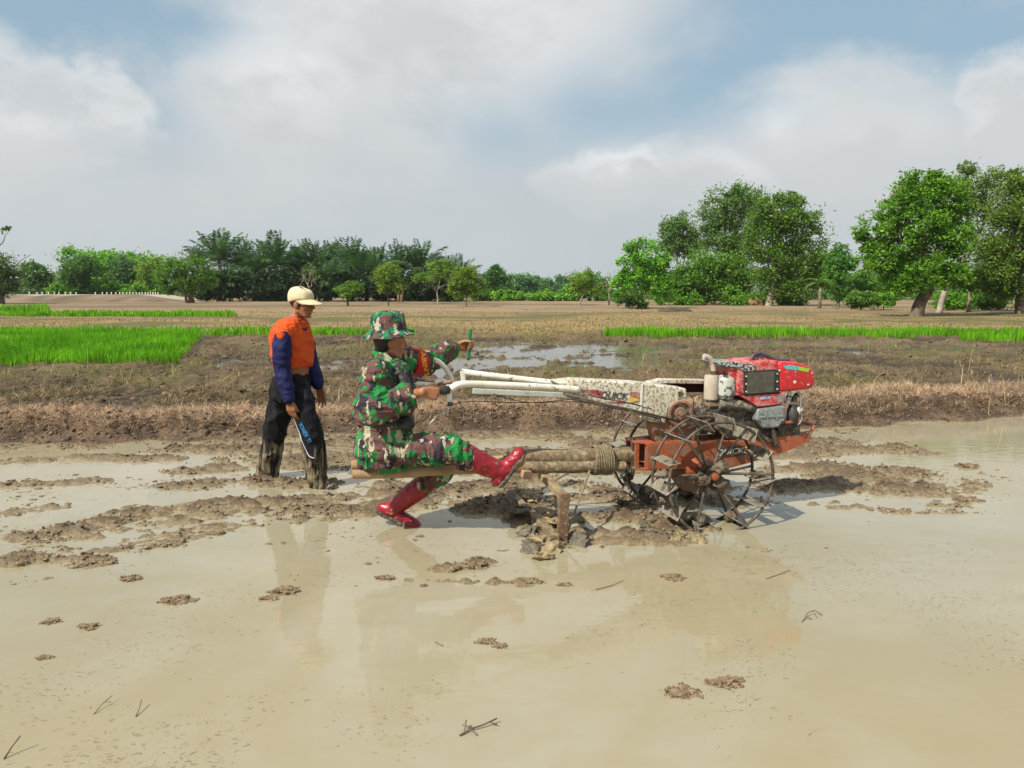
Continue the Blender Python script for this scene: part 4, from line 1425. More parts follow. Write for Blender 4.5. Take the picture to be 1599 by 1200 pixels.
# hitch box at the rear
hitch = None
for y0 in (690, 731):
    mb = MB()
    mb.prism([Vector((L(x, y, 0.0).x, l, L(x, y0, -0.08).z)) for x, y, l in ((983, y0, -0.085), (1014, y0, -0.12), (1014, y0, 0.12), (983, y0, 0.085))], (0, 0, -0.016))
    o = mb.build('hitch' if hitch is None else 'hitch_plate', M_ORANGE, tractor if hitch is None else hitch, bevel=0.003)
    hitch = hitch or o
for x0, l in ((995, -0.075), (1010, -0.09), (995, 0.075), (1010, 0.09)):
    a, b = L(x0, 693, -0.08), L(x0, 731, -0.08)
    mb = MB()
    mb.beam((a.x, l, a.z), (a.x, l, b.z), 0.024, 0.03, up=(1, 0, 0))
    mb.build('hitch_post', M_ORANGE, hitch, bevel=0.003)
mb = MB()
a, b = L(988, 683, -0.03), L(988, 741, -0.03)
mb.tube([a, b], 0.014, 10)
mb.build('hitch_pin', M_IRON, hitch, smooth=True, auto=40)

# --- wheels
WR = 0.385
_w0 = None


def wheel(sgn):
    hub_y = sgn * 0.33
    mb = MB()
    mb.box((0, 0, 0), (0.17, 0.012, 0.17), Matrix.Rotation(R(28), 3, 'Y'))
    mb.lathe((0, -sgn * 0.06, 0), (0, sgn, 0), [(0, 0.05), (0.09, 0.05), (0.092, 0.034), (0.13, 0.032)], 18)
    w = mb.build('wheel', M_IRON, tractor, bevel=0.003)
    w.location = (0, hub_y, 0.355)
    w.rotation_euler = (0, 0, 0)
    mb = MB()
    mb.lathe((0, sgn * 0.07, 0), (0, sgn, 0), [(0, 0.026), (0.012, 0.026), (0.014, 0.02), (0.014, 0.012), (0.024, 0.011)], 16)
    mb.build('hub_nut', M_ORANGE, w, smooth=True, auto=40)
    yo, yi = sgn * 0.155, -sgn * 0.095
    for yy, rr in ((yo, WR), (yi, WR)):
        mb = MB()
        mb.torus((0, yy, 0), (0, 1, 0), rr, 0.0105, 56, 8, 0.003)
        mb.build('rim', M_IRON, w, smooth=True)
    pv = None
    for k in range(6):
        a = 2 * math.pi * k / 6 + R(2)
        d = Vector((math.cos(a), 0, math.sin(a)))
        for y_e in (yo, yi):
            mb = MB()
            mb.tube([d * 0.06 + Vector((0, 0.0, 0)), d * (WR - .005) + Vector((0, y_e, 0))], 0.0095, 8)
            mb.build('spoke', M_IRON, w, smooth=True, auto=40)
    for k in range(13):
        a = 2 * math.pi * k / 13 + R(22 if sgn < 0 else 0)
        d = Vector((math.cos(a), 0, math.sin(a)))
        if pv is None:
            mb = MB()
            mb.box((0, 0, 0), (0.092, 0.275, 0.006))
            pv = mb.build('paddle', M_PADDLE, w, bevel=0.0015, seg=1)
            p = pv
        else:
            p = pv.copy()
            COL.objects.link(p)
            p.parent = w
        p.location = d * (WR - 0.012) + Vector((0, (yo + yi) / 2, 0))
        p.rotation_euler = (0, -a - R(28), 0)
    return w


nw = wheel(-1)
fw = wheel(1)
M_CAKE = surf('caked_mud', (0.10, 0.078, 0.052), (0.17, 0.135, 0.09), 14, 0.7, bump=0.008, bscale=40)


def cake(w, p, r, seed):
    bm = bmesh.new()
    bmesh.ops.create_icosphere(bm, subdivisions=3, radius=1.0)
    V0 = np.array([tuple(v.co) for v in bm.verts])
    F0 = np.array([[v.index for v in f_.verts] for f_ in bm.faces])
    bm.free()
    V = V0 * np.array((1.0, 0.8, 0.7)) * r * (1 + 1.0 * (vn3(V0 * 1.8 + seed, seed)[:, None] - .5) + .7 * (vn3(V0 * 4.5, seed + 2)[:, None] - .5))
    np_mesh('caked_mud', V + np.array(p), F0, M_CAKE, w, True)


for w_, sg in ((nw, -1), (fw, 1)):
    for k, (ang, rad, yy, r) in enumerate(((22, .37, -.02, .055), (-3, .36, .03, .035), (205, .36, .0, .05), (232, .35, .04, .06), (255, .33, .02, .05), (300, .36, .0, .05), (60, .07, .05, .06), (200, .08, .04, .055), (310, .09, .03, .06), (175, .37, .05, .035))):
        cake(w_, (math.cos(R(ang)) * rad, sg * yy, math.sin(R(ang)) * rad), r, k + (20 if sg > 0 else 0))

# --- engine
EY = -0.19
mb = MB()
mb.prism(TF.poly([(1152, 570), (1186, 564), (1216, 563), (1216, 614), (1160, 617), (1150, 612)], EY), (0, 0.32, 0))
engine = mb.build('engine', M_REDSPAT, tractor, bevel=0.012)
mb = MB()
mb.prism(TF.poly([(1216, 565), (1246, 566), (1266, 572), (1275, 582), (1274, 605), (1264, 609), (1226, 613), (1216, 612)], EY - 0.012), (0, 0.33, 0))
tank = mb.build('fuel_tank', M_RED, engine, smooth=True, bevel=0.028, seg=4, auto=50)
mb = MB()
mb.prism(TF.poly([(1134, 572), (1153, 570), (1162, 618), (1148, 618), (1142, 598)], EY + 0.01), (0, 0.26, 0))
mb.build('hood_side', M_REDSPAT, engine, bevel=0.006)
mb = MB()
mb.prism(TF.poly([(1119, 566), (1150, 565), (1180, 570), (1179, 580), (1165, 581), (1150, 574), (1128, 574)], EY - 0.008), (0, 0.24, 0))
mb.build('top_plate', M_SPLASH, engine, bevel=0.005)
mb = MB()
mb.prism(TF.poly([(1163, 580), (1217, 577), (1217, 613), (1162, 618)], EY - 0.012), (0, 0.02, 0))
scr = mb.build('radiator_frame', M_BLACK, engine, bevel=0.003)
mb = MB()
mb.prism(TF.poly([(1168, 583), (1210, 580.5), (1209, 612.5), (1167, 616)], EY - 0.018), (0, 0.012, 0))
mb.build('radiator_screen', M_SCREEN, scr, bevel=0.003)
for q in ((1165, 588), (1165, 600), (1213.5, 584), (1213.5, 596), (1213.5, 608), (1165, 612)):
    mb = MB()
    mb.lathe(L(*q, EY - 0.012), (0, -1, 0), [(0, .006), (.006, .006)], 8)
    mb.build('bolt', M_PRINT_WHITE, scr)
mb = MB()
mb.prism(TF.poly([(1157, 619), (1226, 614), (1225, 631), (1184, 636)], EY - 0.004), (0, 0.28, 0))
skirt = mb.build('engine_skirt', M_REDSPAT, engine, bevel=0.006)
for poly, m in (([(1187, 620), (1203, 618.5), (1203, 623), (1187, 625)], M_BLUE), ([(1213, 618), (1222, 617), (1222, 628), (1213, 629)], M_ALU)):
    mb = MB()
    mb.prism([L(x, y, EY - 0.006) for x, y in poly], (0, -0.001, 0))
    mb.build('sticker', m, skirt)
for poly, m in (([(1222, 572), (1233, 570), (1247, 572.5), (1247, 578.5), (1228, 577)], M_TEAL), ([(1247, 572.5), (1264, 576), (1262, 581.5), (1247, 578.5)], M_LIME)):
    mb = MB()
    mb.prism([L(x, y, EY - 0.0135) for x, y in poly], (0, -0.001, 0))
    mb.build('sticker', m, tank)
for q, r in (((1241, 597), 0.012), ((1262, 601), 0.007), ((1268, 583), 0.006), ((1217, 579), 0.008)):
    mb = MB()
    mb.lathe(L(*q, EY - 0.012), (0, -1, 0), [(0, r), (.003, r), (.004, r * .6)], 12)
    mb.build('rivet', M_PRINT_WHITE, tank)
mb = MB()
mb.lathe(L(1230, 566, -0.02) - Vector((0, 0, .02)), (0, 0, 1), [(0, .04), (.035, .04), (.04, .034)], 18)
mb.build('tank_cap', M_RED, tank, smooth=True, auto=40)
mb = MB()
mb.prism(TF.poly([(1184, 638), (1225, 632), (1228, 652), (1216, 668), (1192, 670), (1180, 656)], EY + 0.0), (0, 0.2, 0))
cover = mb.build('crankcase_cover', M_ALU, engine, bevel=0.014, seg=3)
for x0, y0, x1, y1 in ((1196, 640, 1200, 664), (1206, 638, 1214, 656), (1186, 652, 1222, 650)):
    mb = MB()
    mb.beam(L(x0, y0, EY - 0.002), L(x1, y1, EY - 0.002), 0.014, 0.012, up=(0, 1, 0))
    mb.build('rib', M_ALU, cover, bevel=0.004)
for q in ((1188, 644), (1222, 637), (1222, 656), (1194, 665), (1214, 664), (1184, 655)):
    mb = MB()
    mb.lathe(L(*q, EY), (0, -1, 0), [(0, .008), (.01, .008)], 6)
    mb.build('bolt', M_ALU, cover)
mb = MB()
mb.prism(TF.poly([(1130, 624), (1185, 636), (1186, 668), (1215, 672), (1216, 684), (1135, 686), (1115, 668), (1112, 650)], -0.13), (0, 0.26, 0))
mb.build('engine_block', M_DARK, engine, bevel=0.012)
mb = MB()
mb.prism(TF.poly([(1214, 664), (1250, 660), (1250, 684), (1216, 688)], -0.13), (0, 0.24, 0))
mb.build('sump', M_DARK, engine, bevel=0.008)
mb = MB()
mb.lathe(L(1237, 660, -0.15), (0, 0, 1), [(0, .04), (.015, .042), (.09, .042), (.1, .034), (.13, .03)], 16)
mb.build('oil_filter', M_BLACK, engine, smooth=True, auto=40)
mb = MB()
mb.tube([L(1226, 660.5, -0.175), L(1249, 658, -0.175)], 0.011, 10)
mb.build('drain_pipe', M_ORANGE, engine, smooth=True, auto=40)
for i, (q, r, h, m) in enumerate((((1230, 630), .024, .06, M_ALU), ((1240, 628), .02, .065, M_DARK), ((1246, 620), .014, .04, M_DARK), ((1233, 617), .012, .03, M_ALU))):
    mb = MB()
    mb.lathe(L(*q, -0.16 - .008 * i), (0, 0, 1), [(0, r), (h * .5, r), (h * .55, r * 1.25), (h * .7, r * 1.25), (h * .72, r * .6), (h, r * .6)], 12)
    mb.build('injection_pump', m, engine, smooth=True, auto=40)
mb = MB()
mb.lathe(L(1247, 640, -0.17), (0, -1, 0), [(0, .02), (.012, .022), (.02, .022), (.021, .01), (.028, .009)], 16)
mb.build('filler_cap', M_PRINT_WHITE, engine, smooth=True, auto=35)
for pts in ([(1236, 620), (1243, 612), (1250, 620), (1250, 638)], [(1229, 614), (1226, 622), (1230, 632)], [(1250, 640), (1252, 655), (1246, 664)]):
    mb = MB()
    mb.tube(catmull([L(x, y, -0.19) for x, y in pts], 5), 0.004, 6)
    mb.build('fuel_line', M_ALU, engine, smooth=True)
# exhaust and air cleaner
mb = MB()
mb.lathe(L(1110, 625, -0.12), (0, 0, 1), [(0, .035), (.008, .05), (.17, .05), (.178, .046), (.178, .02)], 22)
muf = mb.build('muffler', M_MUFF, engine, smooth=True, auto=40)
mb = MB()
mb.tube(catmull([L(1115, 588, -0.12), L(1114, 576, -0.12), L(1112, 566, -0.12), L(1106, 559, -0.12), L(1099, 557, -0.12)], 5), [0.019] * 10 + [0.021] * 11, 14)
mb.build('exhaust_pipe', M_MUFF, muf, smooth=True, auto=50)
mb = MB()
mb.lathe(L(1115, 585, -0.12), (0, 0, 1), [(0, .024), (.025, .024)], 12)
mb.build('pipe_clamp', M_IRON, muf, smooth=True, auto=40)
mb = MB()
mb.lathe(L(1131, 624, -0.13), (0, 0, 1), [(0, .04), (.02, .062), (.03, .064), (.035, .072), (.14, .072), (.155, .066), (.172, .045), (.178, .02)], 24)
mb.build('air_cleaner', surf('splashed_air_cleaner', (0.05, 0.06, 0.06), (0.42, 0.43, 0.40), 34, 0.5, lo=0.42, hi=0.5), engine, smooth=True, auto=40)
mb = MB()
mb.tube([L(1122, 632, -0.14), L(1150, 632, -0.14), L(1178, 636, -0.14)], [0.035, 0.04, 0.038], 14)
mb.build('manifold', M_PADDLE, engine, smooth=True, auto=40)
mb = MB()
mb.box(L(1112, 631, -0.12), (0.08, 0.07, 0.03))
mb.build('muffler_base', M_RUSTRED, engine, bevel=0.005)
for pts, r in (([(1172, 565), (1176, 556), (1186, 552), (1198, 556), (1210, 562), (1232, 564)], 0.014), ([(1174, 562), (1182, 555), (1190, 558), (1188, 564), (1180, 562), (1176, 556), (1186, 551)], 0.010), ([(1180, 562), (1192, 555), (1204, 562), (1226, 566)], 0.009)):
    mb = MB()
    mb.tube(catmull([L(x, y, -0.10) for x, y in pts], 5), r, 9)
    mb.build('cable', M_CABLE, engine, smooth=True)
# bars between gear case and engine
for a, b, w, h, ly in (((1100, 642), (1140, 652), .03, .04, -0.15), ((1062, 655), (1116, 676), .02, .022, -0.16), ((1078, 652), (1125, 640), .014, .018, -0.15), ((1142, 654), (1205, 690), .02, .03, -0.16), ((1205, 668), (1213, 700), .02, .03, -0.165)):
    mb = MB()
    mb.beam(L(*a, ly), L(*b, ly), w, h)
    mb.build('brace', M_DARK, tractor, bevel=0.004)
for a, b, r, ly in (((1024, 660), (1040, 700), .006, -0.1), ((1031, 655), (1044, 690), .005, -0.11), ((1075, 670), (1110, 655), .008, -0.18), ((1085, 690), (1092, 660), .006, -0.1)):
    mb = MB()
    mb.tube([L(*a, ly), L(*b, ly)], r, 8)
    mb.build('rod', M_IRON, tractor, smooth=True, auto=40)

# ------------------------------------------------------------------ timber harrow hitched behind, on which the rider sits
PF = Frame(*(TF.world((-1.25, 0, 0)))[:2], TF.yaw)
harrow = thing('timber_harrow', 'timber harrow of lashed muddy poles that the rider sits on', 'harrow', PF.o, PF.yaw)
M_WOOD = surf('bare_wood', (0.40, 0.27, 0.15), (0.27, 0.175, 0.095), 6, 0.75, bump=0.004, bscale=30)
M_WOODM = surf('muddy_wood', (0.135, 0.10, 0.058), (0.27, 0.20, 0.12), 26, 0.7, mud=0.20, mudscale=34, mudc=(0.34, 0.27, 0.16), bump=0.009, bscale=46)
M_ROPE = surf('muddy_rope', (0.16, 0.13, 0.08), (0.26, 0.21, 0.13), 40, 0.9, bump=0.006, bscale=90)
PL = PF.L


def log(pts, ly, rs, mat, name, parent, wob=0.05, seed=1, n=16):
    rng = np.random.default_rng(seed)
    P = catmull([PL(x, y, l) for (x, y), l in zip(pts, ly)], 8)
    m = len(P)
    rad = [np.interp(i / (m - 1), np.linspace(0, 1, len(rs)), rs) for i in range(m)]
    mb = MB()
    mb.tube(P, rad, n)
    v = np.array(mb.v)
    nz = vn3(v * 14 + seed, seed) - .5
    nz2 = vn3(v * np.array((5, 40, 40)) + seed, seed + 3) - .5
    cen = np.repeat(np.array([tuple(p) for p in P]), n, 0)
    v = cen + (v - cen) * (1 + (nz * wob * 4 + nz2 * wob * 4))[:, None]
    mb.v = [tuple(p) for p in v]
    return mb.build(name, mat, parent, smooth=True, auto=50)


log([(549, 727), (620, 726), (700, 724), (760, 722), (805, 719)], [0.03] * 5, [0.036, 0.034, 0.036, 0.04, 0.045], M_WOOD, 'seat_pole', harrow, 0.04, 1)
log([(550, 741), (620, 740), (700, 735), (770, 731), (810, 728)], [-0.045] * 5, [0.029, 0.030, 0.030, 0.033, 0.036], M_WOOD, 'seat_pole', harrow, 0.04, 2)
log([(785, 719), (830, 714), (900, 714), (990, 710)], [0.03, 0.02, 0.01, 0.0], [0.046, 0.055, 0.058, 0.054], M_WOODM, 'beam', harrow, 0.05, 3)
log([(800, 729), (850, 730), (920, 729), (975, 728)], [-0.05, -0.05, -0.05, -0.05], [0.038, 0.042, 0.042, 0.034], M_WOODM, 'beam', harrow, 0.05, 4)
lash = None
for k in range(11):
    x = 926 + k * 2.6
    a, b = PL(x, 712, -0.02), PL(x + RNG.uniform(-2, 2), 712, -0.02)
    cz = (PL(x, 708, -0.02).z + PL(x, 729, -0.02).z) / 2
    pts = []
    for j in range(17):
        t = 2 * math.pi * j / 16
        pts.append((a.x + 0.006 * math.sin(t + k), -0.022 + 0.078 * math.cos(t) , cz + 0.10 * math.sin(t) * (1.0 + .03 * math.sin(k))))
    mb = MB()
    mb.tube(pts, 0.0075, 6, caps=False)
    o = mb.build('lashing_rope', M_ROPE, harrow, smooth=True)
mb = MB()
mb.box(PL(822, 741, -0.11), (0.065, 0.07, 0.05), Matrix.Rotation(0.15, 3, 'Y'))
mb.build('wedge_block', M_WOOD, harrow, bevel=0.006)
# cross beam running to the near and the far end board
e1 = PL(884, 780, -0.42)
c0 = PL(846, 741, -0.02)
for s in (1,):
    mb = MB()
    q = Vector((e1.x, e1.y * s, e1.z + (0 if s == 1 else .02)))
    mb.beam(c0, q + (q - c0) * .03, 0.055, 0.05)
    mb.build('cross_beam', surf('silted_wood', (0.30, 0.22, 0.12), (0.20, 0.14, 0.08), 12, 0.75, mud=0.2, mudscale=20, bump=0.006), harrow, bevel=0.008)
    a, b = PL(881, 770, -0.44), PL(876, 866, -0.44)
    mb = MB()
    mb.beam((a.x, a.y * s, a.z), (b.x, b.y * s, b.z - 0.05), 0.032, 0.068, up=(1, 0, 0))
    mb.build('end_board', surf('brown_board_%d' % s, (0.135, 0.075, 0.040), (0.20, 0.125, 0.07), 18, 0.8, mud=0.2, mudscale=50, mudc=(0.30, 0.24, 0.15), bump=0.005), harrow, bevel=0.005)
ta, tb = PL(865, 858, -0.46), PL(865, 858, 0.44)
mb = MB()
mb.beam((ta.x, -0.5, 0.03), (ta.x, 0.5, 0.03), 0.05, 0.10)
comb_bar = mb.build('comb_bar', M_WOODM, harrow, bevel=0.006)
for k in range(9):
    y = -0.48 + k * 0.12
    mb = MB()
    mb.tube([(ta.x, y, 0.05), (ta.x - 0.01, y, -0.16)], [0.016, 0.006], 7)
    mb.build('tine', M_IRON, comb_bar)
for s in (1, -1):
    a, b = PL(921, 735, -0.09), PL(884, 838, -0.46)
    mb = MB()
    mb.tube([(a.x, a.y * s, a.z), ((a.x + b.x) / 2, (a.y + b.y) / 2 * s, (a.z + b.z) / 2 + .004), (b.x, b.y * s, b.z)], 0.0085, 8)
    mb.build('stay_rod', M_ROPE, harrow, smooth=True, auto=40)
# slabs of turned mud riding on the harrow
# ------------------------------------------------------------------ people
class Blob:
    """closed overlapping volumes that are fused into ONE continuous skin"""

    def __init__(self):
        self.mb = MB()

    def cap(self, p1, r1, p2, r2, n=16):
        p1, p2 = Vector(p1), Vector(p2)
        d = p2 - p1
        ln = d.length
        d = d.normalized() if ln > 1e-6 else Vector((0, 0, 1))
        pts, rs = [], []
        for k in range(6):
            a = math.pi / 2 * (1 - k / 5)
            pts.append(p1 - d * r1 * math.sin(a))
            rs.append(max(r1 * math.cos(a), 1e-4))
        for k in range(1, 6):
            a = math.pi / 2 * k / 5
            if k == 1:
                pts.append(p2)
                rs.append(r2)
            pts.append(p2 + d * r2 * math.sin(a))
            rs.append(max(r2 * math.cos(a), 1e-4))
        u, w = perp(d)
        vs, fs = [], []
        for p, r in zip(pts, rs):
            for k in range(n):
                a = 2 * math.pi * k / n
                vs.append(p + (u * math.cos(a) + w * math.sin(a)) * r)
        m = len(pts)
        for i in range(m - 1):
            for k in range(n):
                fs.append((i * n + k, i * n + (k + 1) % n, (i + 1) * n + (k + 1) % n, (i + 1) * n + k))
        fs.append(tuple(range(n))[::-1])
        fs.append(tuple(range((m - 1) * n, m * n)))
        self.mb.add(vs, fs)
        return self

    def chain(self, pts, rs):
        for a, b, r, q in zip(pts[:-1], pts[1:], rs[:-1], rs[1:]):
            self.cap(a, r, b, q)
        return self

    def ell(self, c, ax, n=18):
        """ellipsoid from its three half-axes (vectors)"""
        c = Vector(c)
        a, b, d = [Vector(x) for x in ax]
        vs, fs = [], []
        m = 12
        for i in range(m + 1):
            t = math.pi * (0.002 + 0.996 * i / m)
            for k in range(n):
                q = 2 * math.pi * k / n
                vs.append(c + a * math.sin(t) * math.cos(q) + b * math.sin(t) * math.sin(q) + d * math.cos(t))
        for i in range(m):
            for k in range(n):
                fs.append((i * n + k, (i + 1) * n + k, (i + 1) * n + (k + 1) % n, i * n + (k + 1) % n))
        fs.append(tuple(range(n)))
        fs.append(tuple(range(m * n, (m + 1) * n))[::-1])
        self.mb.add(vs, fs)
        return self

    def loft(self, rings, n=28, sq=2.0):
        """rings: (centre, half-axis u, half-axis v); sq > 2 squares the section"""
        vs, fs = [], []
        for c, u, v in rings:
            c, u, v = Vector(c), Vector(u), Vector(v)
            for k in range(n):
                a = 2 * math.pi * k / n
                ca, sa = math.cos(a), math.sin(a)
                vs.append(c + u * math.copysign(abs(ca) ** (2 / sq), ca) + v * math.copysign(abs(sa) ** (2 / sq), sa))
        m = len(rings)
        for i in range(m - 1):
            for k in range(n):
                fs.append((i * n + k, i * n + (k + 1) % n, (i + 1) * n + (k + 1) % n, (i + 1) * n + k))
        fs.append(tuple(range(n))[::-1])
        fs.append(tuple(range((m - 1) * n, m * n)))
        self.mb.add(vs, fs)
        return self

    def build(self, name, mat, parent, origin, voxel=0.007, smooth=4, wrinkle=0.0, wscale=(9, 9, 16), fine=0.0, seed=0, color=None):
        me = bpy.data.meshes.new('tmp')
        me.from_pydata(self.mb.v, [], self.mb.f)
        bm = bmesh.new()
        bm.from_mesh(me)
        bmesh.ops.recalc_face_normals(bm, faces=bm.faces)
        bm.to_mesh(me)
        bm.free()
        o = bpy.data.objects.new('tmp', me)
        COL.objects.link(o)
        md = o.modifiers.new('r', 'REMESH')
        md.mode = 'VOXEL'
        md.voxel_size = voxel
        if smooth:
            sm = o.modifiers.new('s', 'SMOOTH')
            sm.factor = 0.5
            sm.iterations = smooth
        dg = bpy.context.evaluated_depsgraph_get()
        res = bpy.data.meshes.new_from_object(o.evaluated_get(dg))
        bpy.data.objects.remove(o)
        bpy.data.meshes.remove(me)
        n = len(res.vertices)
        co = np.zeros(n * 3, np.float32)
        res.vertices.foreach_get('co', co)
        co = co.reshape(-1, 3).astype(float)
        if wrinkle or fine:
            nr = np.zeros(n * 3, np.float32)
            res.vertices.foreach_get('normal', nr)
            nr = nr.reshape(-1, 3)
            q = co + 0.05 * np.stack([vn3(co * 7 + k * 11, seed + k) for k in range(3)], 1)
            w1 = np.abs(vn3(q * np.array(wscale), seed + 5) - 0.5) * 2
            w2 = np.abs(vn3(q * np.array(wscale) * 2.3 + 5, seed + 6) - 0.5) * 2
            hgt = wrinkle * ((1 - w1) ** 2.2 * 1.5 - 0.5 + 0.75 * ((1 - w2) ** 2.2 - .35))
            hgt = hgt + fine * (vn3(co * 60, seed + 7) - .5)
            co = co + nr * hgt[:, None]
        co = co - np.array(origin)
        res.vertices.foreach_set('co', co.astype(np.float32).ravel())
        res.polygons.foreach_set('use_smooth', np.ones(len(res.polygons), bool))
        res.update()
        res.name = name
        res.materials.clear()
        res.materials.append(mat)
        ob = bpy.data.objects.new(name, res)
        COL.objects.link(ob)
        ob.parent = parent
        return ob


def head_prims(b, c, f, u, s=1.0):
    f, u = Vector(f).normalized(), Vector(u).normalized()
    l = u.cross(f).normalized()
    u = f.cross(l).normalized()
    P = lambda a, d, e: c + (f * a + l * d + u * e) * s
    E = lambda x, y, z: (f * x * s, l * y * s, u * z * s)
    b.ell(P(-0.012, 0, 0.032), E(0.100, 0.079, 0.092))
    b.ell(P(0.028, 0, -0.042), E(0.068, 0.061, 0.076))
    b.ell(P(0.062, 0, -0.098), E(0.026, 0.030, 0.022))
    b.ell(P(0.074, 0, 0.026), E(0.020, 0.056, 0.015))
    b.cap(P(0.090, 0, 0.012), 0.010 * s, P(0.112, 0, -0.028), 0.0145 * s)
    for k in (-1, 1):
        b.ell(P(0.104, k * 0.014, -0.032), E(0.010, 0.010, 0.009))
        b.ell(P(0.058, k * 0.040, -0.026), E(0.028, 0.026, 0.030))
        b.ell(P(-0.006, k * 0.080, -0.012), E(0.024, 0.011, 0.034))
        b.cap(P(0.0, k * .056, -0.06), .022 * s, P(0.05, k * .03, -0.095), .02 * s)
    b.ell(P(0.088, 0, -0.057), E(0.014, 0.026, 0.008))
    b.ell(P(0.084, 0, -0.071), E(0.014, 0.023, 0.009))
    return P, E


def hand_prims(b, w, d, n, curls, thumb_dir, spread=0.10, s=1.0, thumb_curl=20, tv=(0.62, 0.72, 0.35)):
    """w wrist, d direction of the hand, n palm side; curls: degrees per joint for each finger"""
    d, n = Vector(d).normalized(), Vector(n).normalized()
    n = (n - d * n.dot(d)).normalized()
    t = d.cross(n).normalized()                    # across the palm
    if t.dot(Vector(thumb_dir)) < 0:
        t = -t                                     # t points to the thumb side
    Lp = 0.092 * s
    for k, off in enumerate((0.030, 0.010, -0.010, -0.029)):
        kn = w + d * Lp * (1.0, 1.03, 0.99, 0.93)[k] + t * off * s
        b.cap(w + t * off * 0.55 * s, 0.0155 * s, kn, 0.0130 * s)
        ln = (0.044, 0.049, 0.045, 0.035)[k] * s
        dirv = (d + t * spread * (1.2, 0.3, -0.5, -1.3)[k]).normalized()
        p = kn
        r = 0.0095 * s
        ax = dirv.cross(n).normalized()
        for j, f in enumerate((1.0, 0.64, 0.52)):
            c = curls[k][j] if isinstance(curls[k], (tuple, list)) else curls[k]
            dirv = Quaternion(ax, R(c)) @ dirv
            q = p + dirv * ln * f
            b.cap(p, r, q, r * 0.92)
            p, r = q, r * 0.92
    # thumb leaves the side of the palm near its base
    p = w + d * 0.022 * s + t * 0.022 * s
    dv = (d * tv[0] + t * tv[1] + n * tv[2]).normalized()
    ax = dv.cross((n * 0.8 - t * 0.6)).normalized()
    r = 0.014 * s
    for j, ln in enumerate((0.038, 0.032, 0.026)):
        q = p + dv * ln * s
        b.cap(p, r, q, r * 0.86)
        p, r = q, r * 0.86
        dv = Quaternion(ax, R(thumb_curl)) @ dv


def skin_mat(name, c, c2):
    m, t, b, out = new_mat(name)
    v = t.obj()
    t.put(b.inputs['Base Color'], t.mix(t.smooth(t.noise(v, 26, 4), 0.35, 0.7), c, c2))
    b.inputs['Roughness'].default_value = 0.45
    b.inputs['Subsurface Weight'].default_value = 0.08
    b.inputs['Subsurface Radius'].default_value = (0.01, 0.004, 0.002)
    t.put(b.inputs['Normal'], t.bump(t.noise(v, 240, 3), 0.5, 0.0015))
    return m


def cloth_mat(name, c, c2=None, scale=14, rough=0.8, sheen=0.15):
    m, t, b, out = new_mat(name)
    v = t.obj()
    col = c if c2 is None else t.mix(t.smooth(t.noise(v, scale, 5, 0.6), 0.35, 0.7), c, c2)
    t.put(b.inputs['Base Color'], col)
    b.inputs['Roughness'].default_value = rough
    b.inputs['Specular IOR Level'].default_value = 0.25
    b.inputs['Sheen Weight'].default_value = sheen
    b.inputs['Sheen Roughness'].default_value = 0.4
    w = t.math('MULTIPLY', t.math('ABSOLUTE', t.math('SUBTRACT', t.noise(t.mapping(v, scale=(1, 1, 1.6)), 12, 3, 0.55, 1.1), 0.5)), -1.3)
    t.put(b.inputs['Normal'], t.bump(t.math('ADD', w, t.math('MULTIPLY', t.noise(v, 420, 2), 0.15)), 0.8, 0.006))
    return m


def camo_mat(name, scale=1.0, green=(0.020, 0.205, 0.050)):
    """woodland camouflage: green ground with maroon brown, near-black, and pale khaki strokes"""
    m, t, b, out = new_mat(name)
    v = t.obj()
    wv = t.node('ShaderNodeVectorMath', operation='ADD')
    W2 = t.noise(v, 9 * scale, 2, 0.5, 0, out=1)
    t.put(wv.inputs[0], v)
    t.put(wv.inputs[1], t.vmath('MULTIPLY', W2, (0.06, 0.06, 0.06)))
    p = wv.outputs[0]

    def patch(loc, rot, sc, scale_, lo):
        return t.smooth(t.noise(t.mapping(p, loc, rot, sc), scale_ * scale, 3.5, 0.5), lo, lo + 0.012)
    g = t.mix(patch((9, 1, 4), (0.3, 0.5, 0.2), (1, 1, 1), 11, 0.55), green, (0.010, 0.115, 0.042))
    col = t.mix(patch((1, 2, 3), (0.2, 0.4, 0), (1, 1, 1.5), 8.5, 0.485), g, (0.125, 0.060, 0.058))
    col = t.mix(patch((5, 2, 8), (0.8, -0.3, 0.4), (1.6, 1.6, 0.8), 9.5, 0.565), col, (0.030, 0.026, 0.040))
    col = t.mix(patch((3, 7, 1), (-0.5, 0.7, 0.9), (2.3, 2.3, 0.6), 9.5, 0.592), col, (0.40, 0.37, 0.27))
    grime = t.smooth(t.noise(v, 5, 5, 0.6), 0.45, 0.75)
    col = t.mix(t.math('MULTIPLY', grime, 0.22), col, (0.16, 0.13, 0.10))
    t.put(b.inputs['Base Color'], col)
    b.inputs['Roughness'].default_value = 0.85
    b.inputs['Specular IOR Level'].default_value = 0.2
    w = t.math('ABSOLUTE', t.math('SUBTRACT', t.noise(t.mapping(v, scale=(1, 1, 1.7)), 13, 3, 0.55, 1.2), 0.5))
    t.put(b.inputs['Normal'], t.bump(t.math('ADD', t.math('MULTIPLY', w, -1.6), t.math('MULTIPLY', t.noise(v, 300, 2), 0.08)), 1.0, 0.011))
    return m


